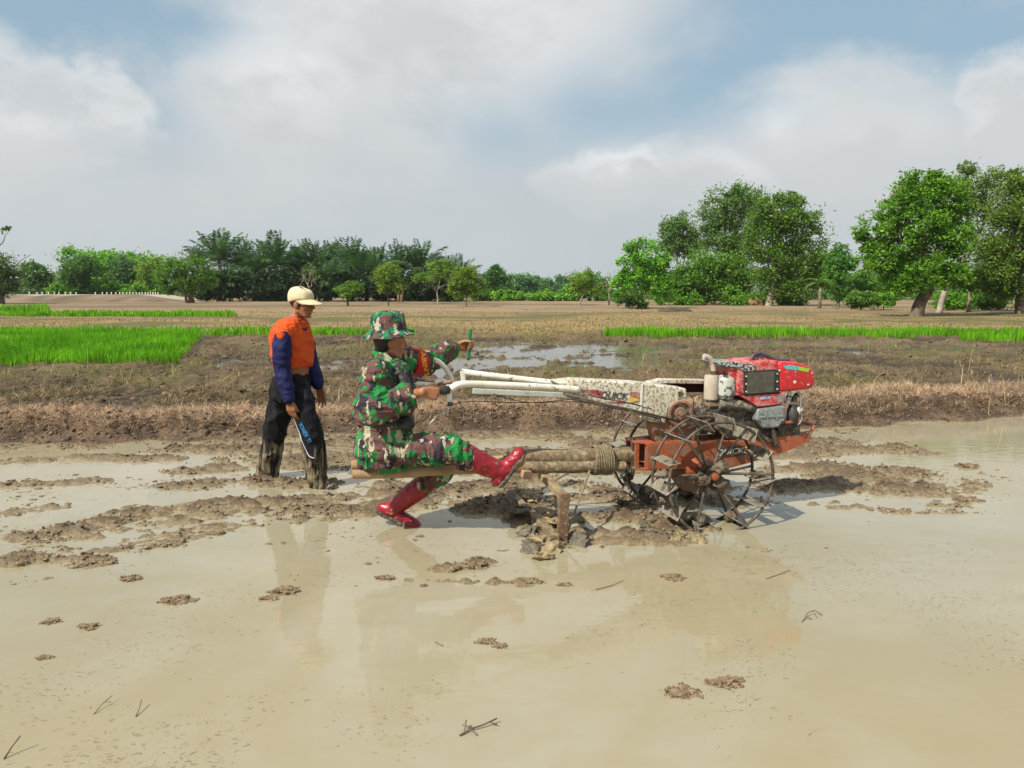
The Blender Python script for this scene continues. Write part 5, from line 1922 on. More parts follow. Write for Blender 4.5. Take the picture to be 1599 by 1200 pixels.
M_SKIN1 = skin_mat('brown_skin', (0.25, 0.098, 0.048), (0.31, 0.13, 0.065))
M_SKIN2 = skin_mat('tan_skin', (0.30, 0.125, 0.062), (0.36, 0.155, 0.08))
M_HAIR = surf('black_hair', (0.012, 0.011, 0.010), (0.022, 0.02, 0.018), 60, 0.6, bump=0.004, bscale=160)
M_EYEW = surf('eye_white', (0.55, 0.50, 0.45), rough=0.3)
M_EYED = surf('eye_dark', (0.015, 0.01, 0.008), rough=0.2)
M_CAMO = camo_mat('camouflage_cloth', 1.0)
M_CAMO_HAT = camo_mat('camouflage_hat_cloth', 1.5, (0.012, 0.20, 0.085))
M_REDBOOT = surf('red_rubber', (0.28, 0.004, 0.016), (0.20, 0.004, 0.012), 6, 0.42, mud=0.13, mudscale=22, mudc=(0.30, 0.15, 0.10), coat=0.12)
M_SOLE = surf('muddy_sole', (0.05, 0.045, 0.04), (0.22, 0.18, 0.12), 18, 0.8, mud=0.25)


def bvh_of(o):
    me = o.data
    vs = [v.co.copy() for v in me.vertices]
    return BVHTree.FromPolygons(vs, [p.vertices[:] for p in me.polygons])


# ============ the rider: camouflage fatigues, jungle hat, red rubber boots
S0 = Vector((-0.80, 4.95, 0.0))
rider = thing('person', 'rider in camouflage fatigues, jungle hat and red rubber boots, seated on the harrow poles', 'person', S0)
f = Vector((0.94, 0.30, 0)).normalized()
l = Vector((-0.30, 0.94, 0)).normalized()
Z = Vector((0, 0, 1))
hf = Vector((0.93, 0.34, -0.10)).normalized()
hc = D(609, 533, 4.93)
RH, RK, RA = D(594, 706, 4.84), D(704, 703, 4.80), D(783, 738, 4.87)
LH, LK, LA = D(594, 706, 5.04), D(688, 736, 5.13), D(612, 796, 5.15)
RS, RE, RW = D(590, 585, 4.76), D(586, 640, 4.69), D(646, 616, 4.77)
LS, LE, LW = D(628, 566, 5.08), D(667, 567, 5.32), D(706, 543, 5.48)
# torso rings: (px, py, half depth, half width)
TOR = [(597, 724, .15, .18), (597, 705, .185, .20), (600, 670, .19, .20), (603, 640, .170, .19), (605, 610, .168, .20), (605, 588, .152, .204), (605, 571, .122, .18), (605, 560, .085, .12)]


def ring(px, py, a, b, k=1.0, Y=4.95):
    return (D(px, py, Y), f * a * k, l * b * k)


b = Blob()
b.loft([ring(*t, k=0.86) for t in TOR], sq=2.3)
b.cap(D(605, 572, 4.95), .062, D(605, 546, 4.94), .056)
b.cap(D(605, 546, 4.94), .056, hc - Z * .03, .052)
head_prims(b, hc, hf, Z)
b.chain([RS, RE, RW], [.062, .048, .033])
b.chain([LS, LE, LW], [.062, .048, .033])
b.chain([RH, RK, RA], [.085, .062, .045])
b.chain([LH, LK, LA], [.085, .062, .045])
b.cap(RA, .04, D(812, 722, 4.88), .032)
b.cap(LA, .04, D(640, 815, 5.15), .032)
gd = (TF.world(gp[2]) - TF.world(gp[3])).normalized()            # along the grip
gw = TF.world((gp[2] + gp[3]) * 0.5)
hand_prims(b, gw - gd * 0.050 + Vector((0.0, -0.036, 0.016)), (gd * 0.92 + Vector((0, -0.05, -0.30))).normalized(), Vector((0.0, 1, -0.15)), [(52, 66, 52), (58, 66, 52), (64, 66, 52), (70, 66, 52)], Z, 0.11, 1.0, 14, (0.80, 0.30, 0.55))
b.cap(RW, .033, gw - gd * 0.050 + Vector((0.0, -0.036, 0.016)), .027)
hd = Vector((0.86, 0.50, 0.08)).normalized()
hn = Vector((0.40, -0.90, 0)).normalized()
b.cap(LW, .033, LW + hd * .03, .027)
hw = LW + hd * 0.035
hand_prims(b, hw, hd, hn, [(58, 68, 55), (62, 70, 55), (64, 70, 55), (66, 70, 50)], Z, 0.03, 1.0, 22, (0.75, 0.35, 0.60))
body = b.build('body', M_SKIN2, rider, S0, 0.006, 3)
# hair below the hat
b = Blob()
b.ell(hc + Z * .012 - hf * .028, (hf * .082, l * .083, Z * .092))
b.ell(hc - Z * .05 - hf * .062, (hf * .036, l * .058, Z * .040))
b.build('hair', M_HAIR, rider, S0, 0.006, 2, fine=0.004, seed=3)
# jacket with sleeves
b = Blob()
b.loft([ring(599, 706, .184, .202), ring(599, 690, .180, .200), ring(601, 668, .168, .190), ring(602, 655, .160, .184)] + [ring(*t) for t in TOR[3:]], sq=2.4)
b.cap(RS, .090, RS + (RS - D(605, 585, 4.95)) * .15, .086)
b.chain([RS, RE], [.088, .086])
b.chain([RE, RE.lerp(RW, .55)], [.086, .084])
fd_ = (RW - RE).normalized()
su, sv = perp(fd_)
b.loft([(RE.lerp(RW, .4), su * .084, sv * .084), (RW - fd_ * .012, su * .084, sv * .080)])
b.chain([LS, LS.lerp(LE, .5), LE, LE.lerp(LW, .92)], [.098, .086, .080, .060])
b.ell(D(600, 600, 4.95), (f * .155, l * .19, Z * .12))
b.ell(D(583, 640, 4.95), (f * .125, l * .17, Z * .17))
jacket = b.build('jacket', M_CAMO, rider, S0, 0.0075, 5, wrinkle=0.014, wscale=(8, 8, 15), fine=0.003, seed=11)
b = Blob()
cb_, ct = D(606, 571, 4.95), D(603, 548, 4.945)
b.loft([(cb_, hf * .105, l * .115), (cb_.lerp(ct, .5), hf * .092, l * .098), (ct, hf * .084, l * .086)])
b.build('collar', M_CAMO, rider, S0, 0.006, 3, wrinkle=0.006, seed=5)
# collar flap on the near shoulder
mb = MB()
cf = [D(588, 549, 4.86), D(603, 552, 4.84), D(616, 562, 4.84), D(615, 577, 4.79), D(604, 572, 4.775), D(588, 562, 4.79)]
mb.prism([p - S0 for p in cf], Vector((0.004, 0.012, -0.008)))
mb.build('collar_flap', M_CAMO, rider, bevel=0.004)
mb = MB()
mb.torus(RW - fd_ * .03 - S0, fd_, 0.083, 0.007, 28, 8, 0.003)
mb.build('cuff', M_CAMO, rider, smooth=True)
mb = MB()
bc = D(602, 655, 4.95)
mb.tube([bc + f * .172 * math.cos(a) + l * .196 * math.sin(a) - S0 for a in [2 * math.pi * k / 36 for k in range(37)]], 0.016, 8, caps=False)
mb.build('belt', M_BLACK, rider, smooth=True)
# trousers
b = Blob()
b.loft([ring(600, 731, .135, .15), ring(598, 720, .172, .185), ring(600, 700, .18, .195), ring(602, 680, .17, .19)], sq=2.4)
b.chain([RH + Z * .025, RH.lerp(RK, .5) + Z * .012, RK + Z * .004, RK.lerp(RA, .32)], [.096, .096, .092, .080])
b.chain([LH + Z * .025, LH.lerp(LK, .5), LK, LK.lerp(LA, .34)], [.096, .094, .086, .075])
trousers = b.build('trousers', M_CAMO, rider, S0, 0.0075, 5, wrinkle=0.014, wscale=(14, 9, 9), fine=0.003, seed=21)


def boot(top, ank, heel, toe, r_top, label=None):
    top, ank, heel, toe = [Vector(x) for x in (top, ank, heel, toe)]
    fd = (toe - heel).normalized()
    sh = (top - ank).normalized()
    upv = (sh - fd * sh.dot(fd)).normalized()            # from sole to leg
    sd = fd.cross(upv).normalized()
    b = Blob()
    b.chain([top, top.lerp(ank, .5), ank + upv * .0], [r_top, r_top * .90, .055])
    b.loft([(top + sh * .012, fd * r_top * 1.0, sd * r_top * 1.0), (top, fd * r_top, sd * r_top)])
    b.cap(ank, .054, heel + upv * .045 + fd * .045, .043)
    b.chain([heel + upv * .045 + fd * .045, heel + upv * .046 + fd * .13, toe + upv * .040 - fd * .05], [.043, .044, .042])
    b.chain([ank + fd * .02, heel + upv * .062 + fd * .14], [.050, .038])
    b.ell(toe + upv * .036 - fd * .055, (fd * .062, sd * .050, upv * .040))
    o = b.build('boot', M_REDBOOT, rider, S0, 0.006, 4, wrinkle=0.004, wscale=(14, 14, 20), seed=31)
    b = Blob()
    b.loft([(heel + fd * .006 + upv * .014, upv * .016, sd * .024), (heel + fd * .04 + upv * .014, upv * .019, sd * .044), (heel + fd * .12 + upv * .014, upv * .016, sd * .042), (toe - fd * .09 + upv * .014, upv * .017, sd * .052), (toe - fd * .03 + upv * .014, upv * .017, sd * .046), (toe + upv * .016, upv * .012, sd * .02)], sq=3)
    b.build('sole', M_SOLE, o, S0, 0.006, 2, wrinkle=0.005, wscale=(40, 40, 40), seed=32)
    return o


boot(D(727, 712, 4.82), RA, D(780, 764, 4.86), D(822, 706, 4.90), .079)
boot(D(668, 752, 5.14), LA, D(586, 799, 5.16), D(653, 832, 5.14), .076)
# jungle hat: crown and drooping brim
hat_c = D(607, 518, 4.93)
ht = (Z + hf * 0.04 + Vector((-.06, 0, 0))).normalized()
hu = (hf - ht * hf.dot(ht)).normalized()
hl = ht.cross(hu).normalized()


def revolve(name, prof, c, u, v, ax, mat, parent, origin, n=40, squash=1.0, warp=None, smooth=True, solid=0.004):
    vs, fs = [], []
    for i, (h, r) in enumerate(prof):
        for k in range(n):
            a = 2 * math.pi * k / n
            dh, dr = (warp(a, i, h, r) if warp else (0, 0))
            vs.append(c + (u * math.cos(a) + v * math.sin(a) * squash) * (r + dr) + ax * (h + dh) - origin)
    m = len(prof)
    for i in range(m - 1):
        for k in range(n):
            fs.append((i * n + k, i * n + (k + 1) % n, (i + 1) * n + (k + 1) % n, (i + 1) * n + k))
    fs.append(tuple(range((m - 1) * n, m * n)))
    o = np_mesh(name, [tuple(p) for p in vs], [f_ for f_ in fs if len(f_) == 4], mat, parent, smooth)
    md = o.modifiers.new('thick', 'SOLIDIFY')
    md.thickness = solid
    return o


def hat_warp(a, i, h, r):
    w = 0.004 * math.sin(3 * a + i) + 0.003 * math.sin(7 * a + 2 * i)
    if r > 0.135:
        w += (r - 0.12) * (-0.55 * abs(math.sin(a)) + 0.30 * math.cos(a) - 0.30) + 0.006 * math.sin(5 * a)
    return w, 0.003 * math.sin(5 * a + i)


hat = revolve('jungle_hat', [(0.0, .166), (.002, .15), (.006, .132), (.010, .120), (.018, .1165), (.05, .114), (.085, .110), (.106, .102), (.120, .085), (.126, .06), (.128, .03), (.129, .004)], hat_c, hu, hl, ht, M_CAMO_HAT, rider, S0, 44, 0.92, hat_warp)
0 and revolve('hat_band', [(.014, .1205), (.030, .1185)], hat_c, hu, hl, ht, cloth_mat('hat_band_cloth', (0.05, 0.05, 0.03), (0.09, 0.045, 0.04), 30), hat, S0, 44, 0.92)
# red armband with yellow letters on the far upper arm
ad = (LE - LS).normalized()
au, av = perp(ad)
ac = LS.lerp(LE, 0.42)
b = Blob()
b.chain([ac - ad * .085, ac - ad * .02, ac + ad * .05], [.102, .101, .096])
arm = Blob()
arm.loft([(ac - ad * .075, au * .104, av * .104), (ac, au * .103, av * .103), (ac + ad * .07, au * .094, av * .094)])
band = arm.build('armband', cloth_mat('red_band_cloth', (0.46, 0.012, 0.010), (0.38, 0.01, 0.01)), rider, S0, 0.005, 2, wrinkle=0.004, seed=41)
M_YEL = surf('yellow_letters', (0.80, 0.42, 0.02), (0.7, 0.35, 0.02), 20, 0.6)
tree_b = bvh_of(band)
cd = (Vector((0, 0, CAM_H)) - ac).normalized()
tu = (Vector((0.16, 0, -1)) - cd * Vector((0.16, 0, -1)).dot(cd)).normalized()
tv = cd.cross(tu).normalized()
t0 = D(655, 543, ac.y - .08) - S0
lettering('BABINSA', t0, t0 + tu * 0.235, 0.034, tv, M_YEL, band, 0, 0.02, surface=tree_b, nrm=cd)
lettering('U', D(631, 541, ac.y - .08) - S0, D(640, 541, ac.y - .08) - S0, 0.03, Z, M_PRINT_WHITE, band, 0, 0.02, surface=tree_b, nrm=cd)
# wrist watch, chest sling and pouch
wd = hd
mb = MB()
mb.torus(LW + wd * .012 - S0, wd, 0.034, 0.010, 28, 8)
watch = mb.build('wrist_watch', M_BLACK, rider, smooth=True)
mb = MB()
mb.lathe(LW + wd * .012 + Vector((0.0, -0.038, 0.012)) - S0, Vector((0, -1, .3)), [(0, .02), (.008, .02), (.01, .017)], 16)
mb.build('watch_case', M_BLACK, watch, smooth=True, auto=40)
b = Blob()
b.chain([D(622, 578, 4.80), D(633, 600, 4.79), D(637, 640, 4.80)], [.022, .036, .028])
b.build('chest_sling', surf('black_nylon', (0.014, 0.016, 0.016), (0.025, 0.028, 0.026), 20, 0.5), rider, S0, 0.006, 3, wrinkle=0.006, seed=51)
b = Blob()
b.ell(D(634, 662, 4.80), (f * .055, l * .05, Z * .045))
b.build('belt_pouch', M_BLACK, rider, S0, 0.006, 2, wrinkle=0.006, seed=52)
mb = MB()
mb.prism([p - S0 for p in (D(585, 579, 4.655), D(597, 580, 4.655), D(597, 583, 4.655), D(585, 582, 4.655))], (0, 0.012, 0))
mb.build('shoulder_patch', M_PRINT_YEL, rider)
# the green stick in the far hand
sc_ = hw + hd * 0.088 + hn * 0.030
mb = MB()
st, sb = sc_ + Vector((0.010, 0, 0.118)), sc_ + Vector((-0.004, 0, -0.105))
mb.tube([st - sc_, st.lerp(sb, .3) - sc_, st.lerp(sb, .7) - sc_, sb - sc_], [0.013, 0.0135, 0.012, 0.010], 12)
stick = mb.build('green_stick', surf('green_plastic', (0.012, 0.16, 0.055), (0.02, 0.22, 0.08), 20, 0.4), None, smooth=True, auto=50)
stick.location = sc_
tag(stick, 'short green stick held upright in the rider\'s raised far hand', 'stick')

# ============ the walking man: tan cap, orange shirt with navy sleeves, black muddy trousers
W0 = D(470, 762, 6.3)
W0.z = 0
man = thing('person', 'man walking in tan cap, orange shirt with navy sleeves and muddy black trousers', 'person', W0)
f = Vector((0.95, -0.31, 0)).normalized()
l = Vector((0.31, 0.95, 0)).normalized()
hf = Vector((0.93, -0.34, -0.09)).normalized()
hc = D(472, 474, 6.3)
YB = 6.3
NH, NK, NA = D(462, 606, 6.22), D(488, 684, 6.14), D(497, 750, 6.18)
FH, FK, FA = D(446, 606, 6.38), D(427, 686, 6.46), D(415, 750, 6.52)
NS, NE, NW = D(441, 522, 6.10), D(440, 575, 6.09), D(452, 624, 6.05)
FS, FE, FW_ = D(474, 519, 6.45), D(484, 572, 6.46), D(498, 602, 6.40)
TOR = [(455, 618, .10, .15), (453, 600, .125, .165), (456, 583, .118, .152), (457, 565, .124, .152), (455, 535, .12, .165), (454, 515, .105, .165), (457, 503, .075, .12), (461, 494, .05, .06)]


def ring(px, py, a, b, k=1.0):
    return (D(px, py, YB), f * a * k, l * b * k)


b = Blob()
b.loft([ring(*t) for t in TOR], sq=2.3)
b.cap(D(459, 503, YB), .056, hc - Z * .05 - hf * .03, .052)
head_prims(b, hc, hf, Z, 0.98)
b.chain([NS, NE, NW], [.055, .042, .028])
b.chain([FS, FE, FW_], [.055, .042, .028])
b.chain([NH, NK, NA, NA - Z * .06], [.085, .06, .042, .04])
b.chain([FH, FK, FA, FA - Z * .06], [.085, .06, .042, .04])
b.chain([NA - Z * .03, NA + f * .16 - Z * .085], [.04, .03])
b.chain([FA - Z * .03, FA + f * .16 - Z * .085], [.04, .03])
hand_prims(b, NW, Vector((0.10, 0.02, -1)), l, [(12, 16, 12), (18, 20, 14), (22, 22, 16), (26, 24, 16)], f, 0.10, 1.0, 10, (0.90, 0.36, 0.20))
hand_prims(b, FW_, Vector((0.22, 0.0, -1)), -l, [(14, 18, 12), (20, 20, 14), (26, 22, 16), (30, 24, 16)], f, 0.10, 1.0, 10, (0.90, 0.36, 0.20))
b.build('body', M_SKIN1, man, W0, 0.006, 3)
# eyes and smiling teeth
hu_ = Z
for k in (-1, 1):
    e = Blob()
    e.ell(hc + hf * .080 + l * k * .033 + Z * .008, (hf * .012, l * .015, Z * .008))
    ey = e.build('eye', M_EYED, man, W0, 0.003, 1)
e = Blob()
e.ell(hc + hf * .094 - Z * .063, (hf * .010, l * .024, Z * .006))
e.build('teeth', M_EYEW, man, W0, 0.0025, 1)
b = Blob()
b.ell(hc + Z * .022 - hf * .022, (hf * .090, l * .081, Z * .086))
b.build('hair', M_HAIR, man, W0, 0.006, 2, fine=0.004, seed=61)
# shirt
M_OR = cloth_mat('orange_jersey', (0.60, 0.075, 0.006), (0.50, 0.058, 0.006), 9, 0.7, 0.05)
M_NAVY = cloth_mat('navy_sleeve_cloth', (0.006, 0.009, 0.055), (0.009, 0.014, 0.085), 9, 0.7, 0.0)
b = Blob()
b.loft([ring(458, 572, .135, .160), ring(457, 556, .150, .170), ring(455, 535, .152, .182), ring(454, 517, .130, .182), ring(456, 505, .10, .150), ring(459, 497, .070, .085)], sq=2.3)
b.loft([ring(441, 562, .07, .12), ring(443, 550, .08, .13), ring(448, 525, .08, .15)], sq=2.2)
for s_ in (NS, FS):
    b.cap(D(458, 506, YB), .060, s_ - Z * .012, .064)
shirt = b.build('shirt', M_OR, man, W0, 0.0065, 4, wrinkle=0.012, wscale=(9, 9, 12), seed=71)
for s_, e_, w_, q in ((NS, NE, NW, 1), (FS, FE, FW_, 2)):
    b = Blob()
    b.cap(s_.lerp(e_, .10), .062, s_.lerp(e_, .35), .071)
    b.chain([s_.lerp(e_, .35), e_, e_.lerp(w_, .6), e_.lerp(w_, .96)], [.074, .066, .060, .046])
    b.build('sleeve', M_NAVY, shirt, W0, 0.0065, 4, wrinkle=0.008, wscale=(9, 9, 12), seed=72 + q)
nk = D(461, 500, YB)
mb = MB()
pts = [nk + f * (.072 * math.cos(a) + .022) + l * .072 * math.sin(a) - Z * (.052 * (1 + math.cos(a)) - 0.028) for a in [2 * math.pi * k / 24 for k in range(25)]]
mb.tube([p - W0 for p in pts], 0.0085, 8, caps=False)
mb.build('neckline', cloth_mat('maroon_trim', (0.06, 0.012, 0.02)), shirt, smooth=True)
# trousers
mt, t, bs, out = new_mat('muddy_black_trousers')
v = t.obj()
sp = t.node('ShaderNodeSeparateXYZ')
t.l.new(v, sp.inputs[0])
streak = t.noise(t.mapping(v, scale=(26, 26, 2.2)), 1.0, 4, 0.6)
edge = t.math('ADD', sp.outputs[2], t.math('MULTIPLY', t.math('SUBTRACT', streak, 0.5), -0.75))
cake = t.smooth(edge, 0.34, 0.16)
blk = t.mix(t.smooth(t.noise(v, 7, 5, 0.6), 0.45, 0.75), (0.007, 0.007, 0.010), (0.018, 0.018, 0.024))
dust = t.smooth(t.noise(v, 16, 6, 0.7), 0.60, 0.74)
blk = t.mix(t.math('MULTIPLY', dust, 0.25), blk, (0.12, 0.10, 0.075))
t.put(bs.inputs['Base Color'], t.mix(t.math('MULTIPLY', cake, t.smooth(streak, 0.40, 0.62)), blk, (0.23, 0.19, 0.115)))
bs.inputs['Roughness'].default_value = 0.8
bs.inputs['Specular IOR Level'].default_value = 0.2
t.put(bs.inputs['Normal'], t.bump(t.noise(t.mapping(v, scale=(1, 1, .5)), 22, 4, 0.6, 0.6), 0.8, 0.008))
b = Blob()
b.loft([ring(454, 622, .14, .17), ring(454, 600, .142, .178), ring(456, 587, .126, .162)], sq=2.3)
b.chain([NH, NH.lerp(NK, .5), NK, NK.lerp(NA, .6), NA - Z * .02], [.116, .102, .088, .084, .078])
b.chain([FH, FH.lerp(FK, .5), FK, FK.lerp(FA, .6), FA - Z * .01], [.116, .100, .086, .090, .088])
b.cap(NA - Z * .05, .075, NA + f * .14 - Z * .085, .045)
tr = b.build('trousers', mt, man, W0, 0.008, 5, wrinkle=0.014, wscale=(8, 8, 6), seed=81)
tb_ = bvh_of(tr)
nr_ = Vector((0.12, -1, 0.1)).normalized()


def on_leg(px, py):
    p = D(px, py, 6.1) - W0
    h = tb_.ray_cast(p + nr_ * .3, -nr_)
    return (h[0] if h[0] else p) + nr_ * 0.003


pp = [(436, 628), (446, 636), (455, 648), (461, 662), (470, 684), (478, 702), (484, 712), (492, 715)]
mb = MB()
P = catmull([Vector((x, y, 0)) for x, y in pp], 5)
mb.tube([on_leg(p.x, p.y) for p in P], 0.004, 6)
mb.build('piping', cloth_mat('white_piping', (0.55, 0.55, 0.55)), tr, smooth=True)
ld = (D(484, 690, 6.1) - D(467, 660, 6.1)).normalized()
lu = nr_.cross(ld).normalized()
if lu.x < 0:
    lu = -lu
M_CYAN = surf('blue_print_letters', (0.02, 0.20, 0.50), (0.03, 0.26, 0.6), 20, 0.5)
q0 = D(466, 662, 6.1) - W0
lettering('YONEX', q0, q0 + ld * 0.125, 0.034, lu, M_CYAN, tr, 0, 0.02, surface=tb_, nrm=nr_)
q1 = q0 + ld * 0.140
lettering('YY', q1, q1 + ld * 0.040, 0.036, lu, M_CYAN, tr, 0, 0.04, surface=tb_, nrm=nr_)
# cap
M_CAP = cloth_mat('tan_cap_cloth', (0.64, 0.57, 0.38), (0.52, 0.45, 0.28), 12, 0.85)
cc_ = hc + Z * .040 - hf * .012
cu = (hf + Z * .10).normalized()
cl_ = Z.cross(cu).normalized()
ca = cu.cross(cl_).normalized()
capo = revolve('cap', [(-0.020, .108), (.0, .1095), (.022, .109), (.044, .105), (.064, .096), (.080, .080), (.090, .056), (.094, .028), (.095, .003)], cc_, cu, cl_, ca, M_CAP, man, W0, 36, 0.86, lambda a, i, h, r: (0.003 * math.sin(4 * a + i) - 0.22 * h * (math.cos(a) > 0) * math.cos(a) - 0.012 * (i < 2) * (math.cos(a) < 0) * abs(math.cos(a)), 0.002 * math.sin(6 * a) - 0.003 * (abs(math.sin(3 * a)) < 0.2)))
vs, fs = [], []
na, nr = 17, 6
for j in range(nr):
    for i in range(na):
        a = R(-82 + 164 * i / (na - 1))
        e = j / (nr - 1)
        r0 = 0.1075
        ext = 0.100 * max(0, math.cos(a)) ** 0.55
        x = r0 * math.cos(a) + ext * e
        y = r0 * math.sin(a) * 0.86 * (1 - .06 * e)
        z = -0.014 - 0.42 * e * ext - 1.3 * y * y * (0.6 + e)
        vs.append(tuple(cc_ + cu * x + cl_ * y + ca * z - W0))
for j in range(nr - 1):
    for i in range(na - 1):
        fs.append((j * na + i, j * na + i + 1, (j + 1) * na + i + 1, (j + 1) * na + i))
vis = np_mesh('visor', vs, fs, M_CAP, capo, True)
vis.modifiers.new('thick', 'SOLIDIFY').thickness = 0.005
mb = MB()
mb.lathe(cc_ + ca * .093 - W0, ca, [(0, .008), (.005, .007), (.007, .003)], 10)
mb.build('button', M_CAP, capo, smooth=True)
# ------------------------------------------------------------------ crumbs of soil, road with posts, twigs
def ico(level):
    bm = bmesh.new()
    bmesh.ops.create_icosphere(bm, subdivisions=level, radius=1.0)
    V = np.array([tuple(v.co) for v in bm.verts])
    F = np.array([[v.index for v in f_.verts] for f_ in bm.faces])
    bm.free()
    return V, F


def clods(name, label, P, size, cols, seed, level=1, flat=0.7):
    rng = np.random.default_rng(seed)
    V0, F0 = ico(level)
    n, k = len(P), len(V0)
    q = rng.normal(size=(n, 4))
    q /= np.linalg.norm(q, axis=1, keepdims=True)
    w, x, y, z = q.T
    Rm = np.stack([1 - 2 * (y * y + z * z), 2 * (x * y - z * w), 2 * (x * z + y * w), 2 * (x * y + z * w), 1 - 2 * (x * x + z * z), 2 * (y * z - x * w), 2 * (x * z - y * w), 2 * (y * z + x * w), 1 - 2 * (x * x + y * y)], 1).reshape(n, 3, 3)
    sc = rng.uniform(.6, 1.4, (n, 1, 3)) * np.asarray(size)[:, None, None]
    V = V0[None] * sc * rng.uniform(.72, 1.28, (n, k, 1))
    V = np.einsum('nij,nkj->nki', Rm, V)
    V[:, :, 2] *= flat
    V = V + P[:, None, :]
    F = (F0[None] + (np.arange(n) * k)[:, None, None]).reshape(-1, 3)
    C = np.repeat(cols, k, 0)
    o = np_mesh(name, V.reshape(-1, 3), F, M_CLOD, smooth=(level > 1), col=C)
    if label:
        tag(o, label, kind='stuff')
    return o


mc, t, b, out = new_mat('soil_crumbs')
v = t.obj()
c = t.attr('col')
f1 = t.noise(v, 60, 4, 0.65)
t.put(b.inputs['Base Color'], t.mix(t.smooth(f1, .3, .7), t.mix(1.0, c, (0.7, 0.68, 0.66), 'MULTIPLY'), t.mix(1.0, c, (1.2, 1.18, 1.15), 'MULTIPLY')))
b.inputs['Roughness'].default_value = 0.62
b.inputs['Specular IOR Level'].default_value = 0.35
t.put(b.inputs['Normal'], t.bump(t.noise(v, 110, 3), 0.8, 0.006))
M_CLOD = mc

rng = np.random.default_rng(900)
P = np.column_stack([rng.uniform(-5.4, 5.8, 80000), 4.2 + (rng.random(80000)) * 5.0])
h = ground_h(P[:, 0], P[:, 1])
d = P[:, 1] - bund_y(P[:, 0])
cl = fbm2(P[:, 0] * 4, P[:, 1] * 4, 3, 905)
ok = (d < -0.02) & (rng.random(len(P)) < np.where(h > 0.002, np.clip((cl - .34) * 3.0, 0, 1), np.where(h > -0.012, 0.25 * sstep(.45, .6, cl), 0.0)))
P, h = P[ok], np.maximum(h[ok], 0.0)
sz = 0.005 + 0.015 * rng.random(len(P)) ** 3.5
tt = np.clip(sstep(0.01, 0.06, h) + rng.normal(0, .2, len(P)), 0, 1)[:, None]
cols = (np.array((0.205, 0.162, 0.102)) * (1 - tt) + np.array((0.125, 0.090, 0.058)) * tt) * rng.uniform(.8, 1.2, (len(P), 1))
clods('mud_crumbs', 'small wet crumbs of mud scattered over the churned paddy', np.column_stack([P, h + sz * .2]), sz, cols, 901, 1)
P = np.column_stack([rng.uniform(-5.2, 5.4, 26000), 4.0 + 4.6 * rng.random(26000)])
cl = fbm2(P[:, 0] * 2.2, P[:, 1] * 4.4, 4, 915, 0.6)
side = np.where(P[:, 0] < -0.6, 1.0, np.where((P[:, 0] > 1.6) & (P[:, 1] > 5.6), 0.7, 0.25))
ok = (P[:, 1] < bund_y(P[:, 0])) & (rng.random(len(P)) < side * np.clip((cl - .55) * 4.0, 0, 1)) & (ground_h(P[:, 0], P[:, 1]) < 0.0)
P = P[ok]
sz = 0.006 + 0.024 * rng.random(len(P)) ** 4
cols = np.array((0.16, 0.118, 0.076)) * rng.uniform(.7, 1.4, (len(P), 1))
clods('floating_crumbs', 'specks and small crumbs of mud breaking the water surface', np.column_stack([P, -sz * .25]), sz, cols, 916, 1, 0.5)
P = on_bund(-0.02, 0.75, -7.5, 8.5)(rng, 9000)
h = ground_h(P[:, 0], P[:, 1])
ok = h > 0.01
P, h = P[ok], h[ok]
sz = 0.007 + 0.026 * rng.random(len(P)) ** 4
cols = np.array((0.135, 0.088, 0.055)) * rng.uniform(.55, 1.5, (len(P), 1)) * np.array((1, 1, 1))
clods('bank_clods', 'broken clods of brown earth on the face of the bank', np.column_stack([P, h - sz * .1]), sz, cols, 902, 1)
P = field(10.2, 26, 0.72)(rng, 15000)
h = ground_h(P[:, 0], P[:, 1])
cl = fbm2(P[:, 0] * .9, P[:, 1] * .9, 3, 906)
ok = (h > 0.012) & (P[:, 1] > bund_y(P[:, 0]) + 1.4) & (rng.random(len(P)) < np.clip((cl - .36) * 3, 0.1, 1))
P, h = P[ok], h[ok]
sz = 0.015 + 0.045 * rng.random(len(P)) ** 3
cols = np.array((0.105, 0.072, 0.044)) * rng.uniform(.5, 1.6, (len(P), 1))
clods('field_clods', 'turned clods over the ploughed field behind the bank', np.column_stack([P, h - sz * .1]), sz, cols, 903, 1)

# slabs of turned mud heaped round the near end of the harrow, each a lump one can point at
HEAP = [(812, 800, .10, 0), (838, 795, .085, 1), (860, 800, .075, 1), (845, 815, .09, 1), (868, 818, .075, 1), (822, 825, .08, 0), (850, 838, .085, 1), (832, 850, .07, 0), (862, 850, .07, 1), (900, 838, .07, 0), (848, 862, .055, 1), (800, 785, .08, 0), (828, 780, .07, 1), (1030, 826, .07, 0), (1058, 832, .06, 1), (1010, 815, .06, 0), (975, 780, .065, 0), (1090, 836, .05, 1)]
SLAB = ['large dark slab of mud farthest left in the harrow heap', 'yellowish mud slab at the top of the harrow heap', 'yellowish mud slab leaning on the harrow\'s end board', 'broad yellowish slab in the middle of the harrow heap', 'yellowish slab pressed against the foot of the end board',
        'dark slab low on the left of the harrow heap', 'large yellowish slab at the front of the harrow heap', 'dark slab at the front left of the harrow heap', 'yellowish slab just left of the end board\'s foot', 'dark slab just right of the end board\'s foot', 'smallest yellowish slab nearest the camera below the harrow',
        'dark slab behind the harrow heap at upper left', 'yellowish slab right under the raised boot', 'dark mud lump under the left paddles of the near wheel', 'yellowish mud lump below the near wheel', 'dark lump left of the near wheel\'s lowest paddle', 'dark lump below the lashed beam', 'small yellowish lump right of the mud below the wheel']
rng = np.random.default_rng(77)
